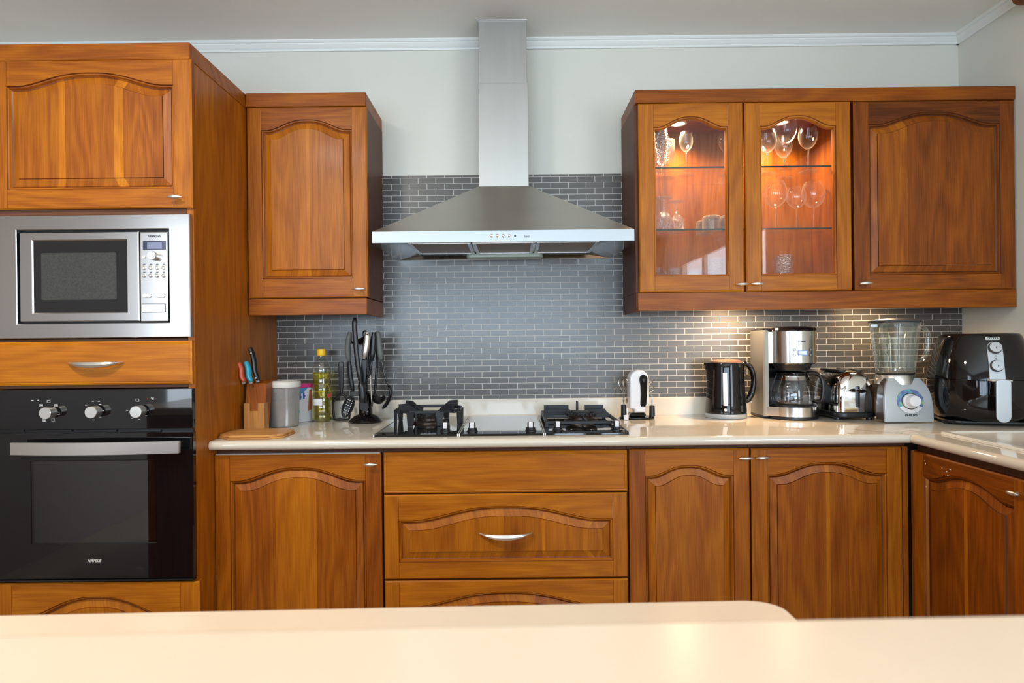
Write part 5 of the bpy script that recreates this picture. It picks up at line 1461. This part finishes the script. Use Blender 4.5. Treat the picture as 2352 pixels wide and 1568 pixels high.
cord([zt2(1992, -.060, ZC+.004), zt2(2005, -.15, sz0), zt2(2007, -.19, sz0), zt2(1998, -.20, sz0), zt2(1993, -.08, sz0)], 'loop of black cord on the worktop behind the toaster')
cord([zt2(1990, -.030, ZC+.034), zt2(2010, -.030, ZC+.034), zt2(2070, -.030, ZC+.036), zt2(2140, -.030, ZC+.02)], 'black cord running level from behind the toaster to behind the blender')
cord([zt2(1995, -.026, ZC+.075+.03), zt2(2015, -.026, ZC+.120), zt2(2050, -.026, ZC+.150)], 'thin black cord rising along the tiles behind the blender', .0016)
cord([zt2(2165, -.030, ZC+.060), zt2(2152, -.034, ZC+.045), zt2(2148, -.05, ZC+.02), zt2(2158, -.075, sz0), zt2(2170, -.100, sz0)], 'tangled black cord on the worktop between blender and air fryer')
cord([zt2(1735, -.028, ZC+.012), zt2(1755, -.028, ZC+.012), zt2(1800, -.026, ZC+.011)], 'black cord behind the kettle and the coffee maker')

# ================================================================ glassware in the glazed cabinet
SZ = [g_d0+.0182, SH[1]+.0032, SH[0]+.0032]
proto = {}
def goblet(kind, prof_, mat, parts=('bowl', 'stem', 'foot')):
    """prof_: bowl, stem and foot outlines"""
    me = []
    for nm, pr_ in zip(parts, prof_):
        b = MB(); b.lathe(pr_, n=32); o = b.build(nm, mat, None, smooth=60); me.append((nm, o.data)); bpy.data.objects.remove(o)
    proto[kind] = me
def stemware(kind, rb, hb_, hs, rf, rt, mat='wine_glass'):
    bo = []
    for i in range(13):
        t = i/12; r = rb*math.sin(math.pi*(.08+.92*t)*.62/.62*0.5+0)*1.0 if False else None
    pts = [(0, hs), (rb*.35, hs+hb_*.04), (rb*.70, hs+hb_*.17), (rb*.93, hs+hb_*.36), (rb, hs+hb_*.52), (rb*.97, hs+hb_*.70), ((rb+rt)/2*.98, hs+hb_*.86), (rt, hs+hb_)]
    goblet(kind, [pts, [(.0028, .006), (.0024, hs*.5), (.0032, hs-.006), (.009, hs+.001)], [(0, .0005), (rf, .0005), (rf, .0015), (rf*.5, .003), (.003, .008)]], mat)
stemware('wine', .034, .088, .085, .034, .027)
stemware('tulip', .027, .078, .095, .031, .020)
stemware('balloon', .045, .102, .098, .036, .031)
stemware('cut', .036, .080, .052, .034, .036, 'cut_glass')
goblet('tumbler', [[(0, .001), (.027, .001), (.029, .004), (.033, .088), (.0345, .092)], [(0, .008), (.026, .009), (.0305, .088)]], 'cut_glass', ('wall', 'inner_wall'))
goblet('tall', [[(0, .001), (.026, .001), (.028, .004), (.032, .105), (.0325, .108)], [(0, .006), (.0255, .007), (.0305, .106)]], 'cut_glass', ('wall', 'inner_wall'))
goblet('mug', [[(0, .001), (.030, .001), (.034, .006), (.036, .02), (.035, .060), (.036, .062)], [(0, .010), (.030, .012), (.032, .060)]], 'pressed_glass', ('wall', 'inner_wall'))
goblet('bowl', [[(0, .001), (.022, .001), (.030, .006), (.040, .020), (.041, .024)]], 'cut_glass', ('wall',))
goblet('vase', [[(0, .001), (.024, .001), (.030, .006), (.022, .030), (.018, .050), (.024, .075), (.033, .10), (.036, .135), (.033, .165)], [(0, .012), (.016, .040), (.022, .075), (.030, .1), (.033, .135), (.031, .163)]], 'cut_glass', ('wall', 'inner_wall'))
def put(kind, name, label, cat, px, Y, shelf, inv=False, s=1.0, group='glasses in the lit cabinet'):
    x = at(px, 450, Y)[0]; z = SZ[shelf]
    r = bpy.data.objects.new(name, None); COL.objects.link(r); r.empty_display_size = .01
    h_ = max(v.co.z for _, m in proto[kind] for v in m.vertices)*s
    r.location = (x, Y, z+(h_+.0003 if inv else .0003)); r.rotation_euler = (math.pi if inv else 0, 0, 0); r.scale = (s, s, s)
    r['label'] = label; r['category'] = cat; r['group'] = group
    for nm, m in proto[kind]:
        o = bpy.data.objects.new(nm, m); COL.objects.link(o); o.parent = r
    return r
put('vase', 'cut_glass_vase', 'tall cut glass vase, far left on the top shelf', 'vase', 1514, -.19, 2)
put('cut', 'cut_glass_goblet', 'cut glass goblet behind the vase at top left of the cabinet', 'glass', 1528, -.09, 2, s=1.15)
put('tulip', 'wine_glass', 'slender wine glass alone in the middle of the left door, top shelf', 'wine glass', 1577, -.13, 2)
put('tulip', 'wine_glass', 'slender wine glass at the right edge of the left door, top shelf', 'wine glass', 1667, -.13, 2)
put('wine', 'wine_glass', 'wine glass at the left edge of the right door, top shelf', 'wine glass', 1764, -.14, 2)
put('wine', 'wine_glass', 'biggest wine glass, front centre of the right door on the top shelf', 'wine glass', 1808, -.225, 2, s=1.12)
put('wine', 'wine_glass', 'small wine glass behind the biggest one, top shelf', 'wine glass', 1801, -.075, 2, s=.98)
put('wine', 'wine_glass', 'wine glass on the right of the right door, top shelf', 'wine glass', 1857, -.17, 2, s=1.05)
put('cut', 'cut_glass_goblet', 'upside-down cut goblet, far left on the middle shelf', 'glass', 1524, -.20, 1, True)
put('cut', 'cut_glass_goblet', 'upside-down small cut goblet beside the larger one, middle shelf', 'glass', 1553, -.16, 1, True, .95)
put('mug', 'glass_tumbler', 'upturned pale glass, leftmost of three on the middle shelf', 'glass', 1617, -.12, 1, True, .9)
put('mug', 'glass_tumbler', 'upturned pale glass in front, middle of three on the middle shelf', 'glass', 1634, -.19, 1, True)
put('mug', 'glass_tumbler', 'upturned pale glass, rightmost of three, half hidden by the door frame', 'glass', 1675, -.19, 1, True)
put('balloon', 'wine_glass', 'large balloon glass on the left of the right door, middle shelf', 'wine glass', 1781, -.155, 1)
put('balloon', 'wine_glass', 'balloon glass in the middle of the right door, middle shelf', 'wine glass', 1829, -.230, 1, s=.80)
put('balloon', 'wine_glass', 'large balloon glass on the right of the right door, middle shelf', 'wine glass', 1868, -.140, 1, s=1.0)
put('tall', 'tall_glass', 'tall clear glass at the right of the left door, bottom shelf', 'glass', 1641, -.17, 0, s=1.12)
put('tall', 'tall_glass', 'tall clear glass at the right edge of the left door, bottom shelf', 'glass', 1672, -.13, 0, s=1.12)
put('tall', 'tall_glass', 'tall glass standing alone in the right door, bottom shelf', 'glass', 1797, -.19, 0, s=1.18)
for px, lb in ((1503, 'far left on the bottom shelf'), (1527, 'second from the left on the bottom shelf'), (1548, 'third from the left on the bottom shelf'), (1592, 'fourth from the left on the bottom shelf')):
    put('tumbler', 'glass_tumbler', 'short clear tumbler, '+lb, 'glass', px, -.18 if px != 1527 else -.10, 0, s=.80 if px == 1552 else .92 if px < 1570 else .86)
put('bowl', 'glass_bowl', 'low glass bowl on the bottom shelf beside the tall glass', 'bowl', 1852, -.17, 0, s=1.35)
put('bowl', 'glass_bowl', 'small low glass bowl at the right end of the bottom shelf', 'bowl', 1900, -.13, 0, s=1.25)
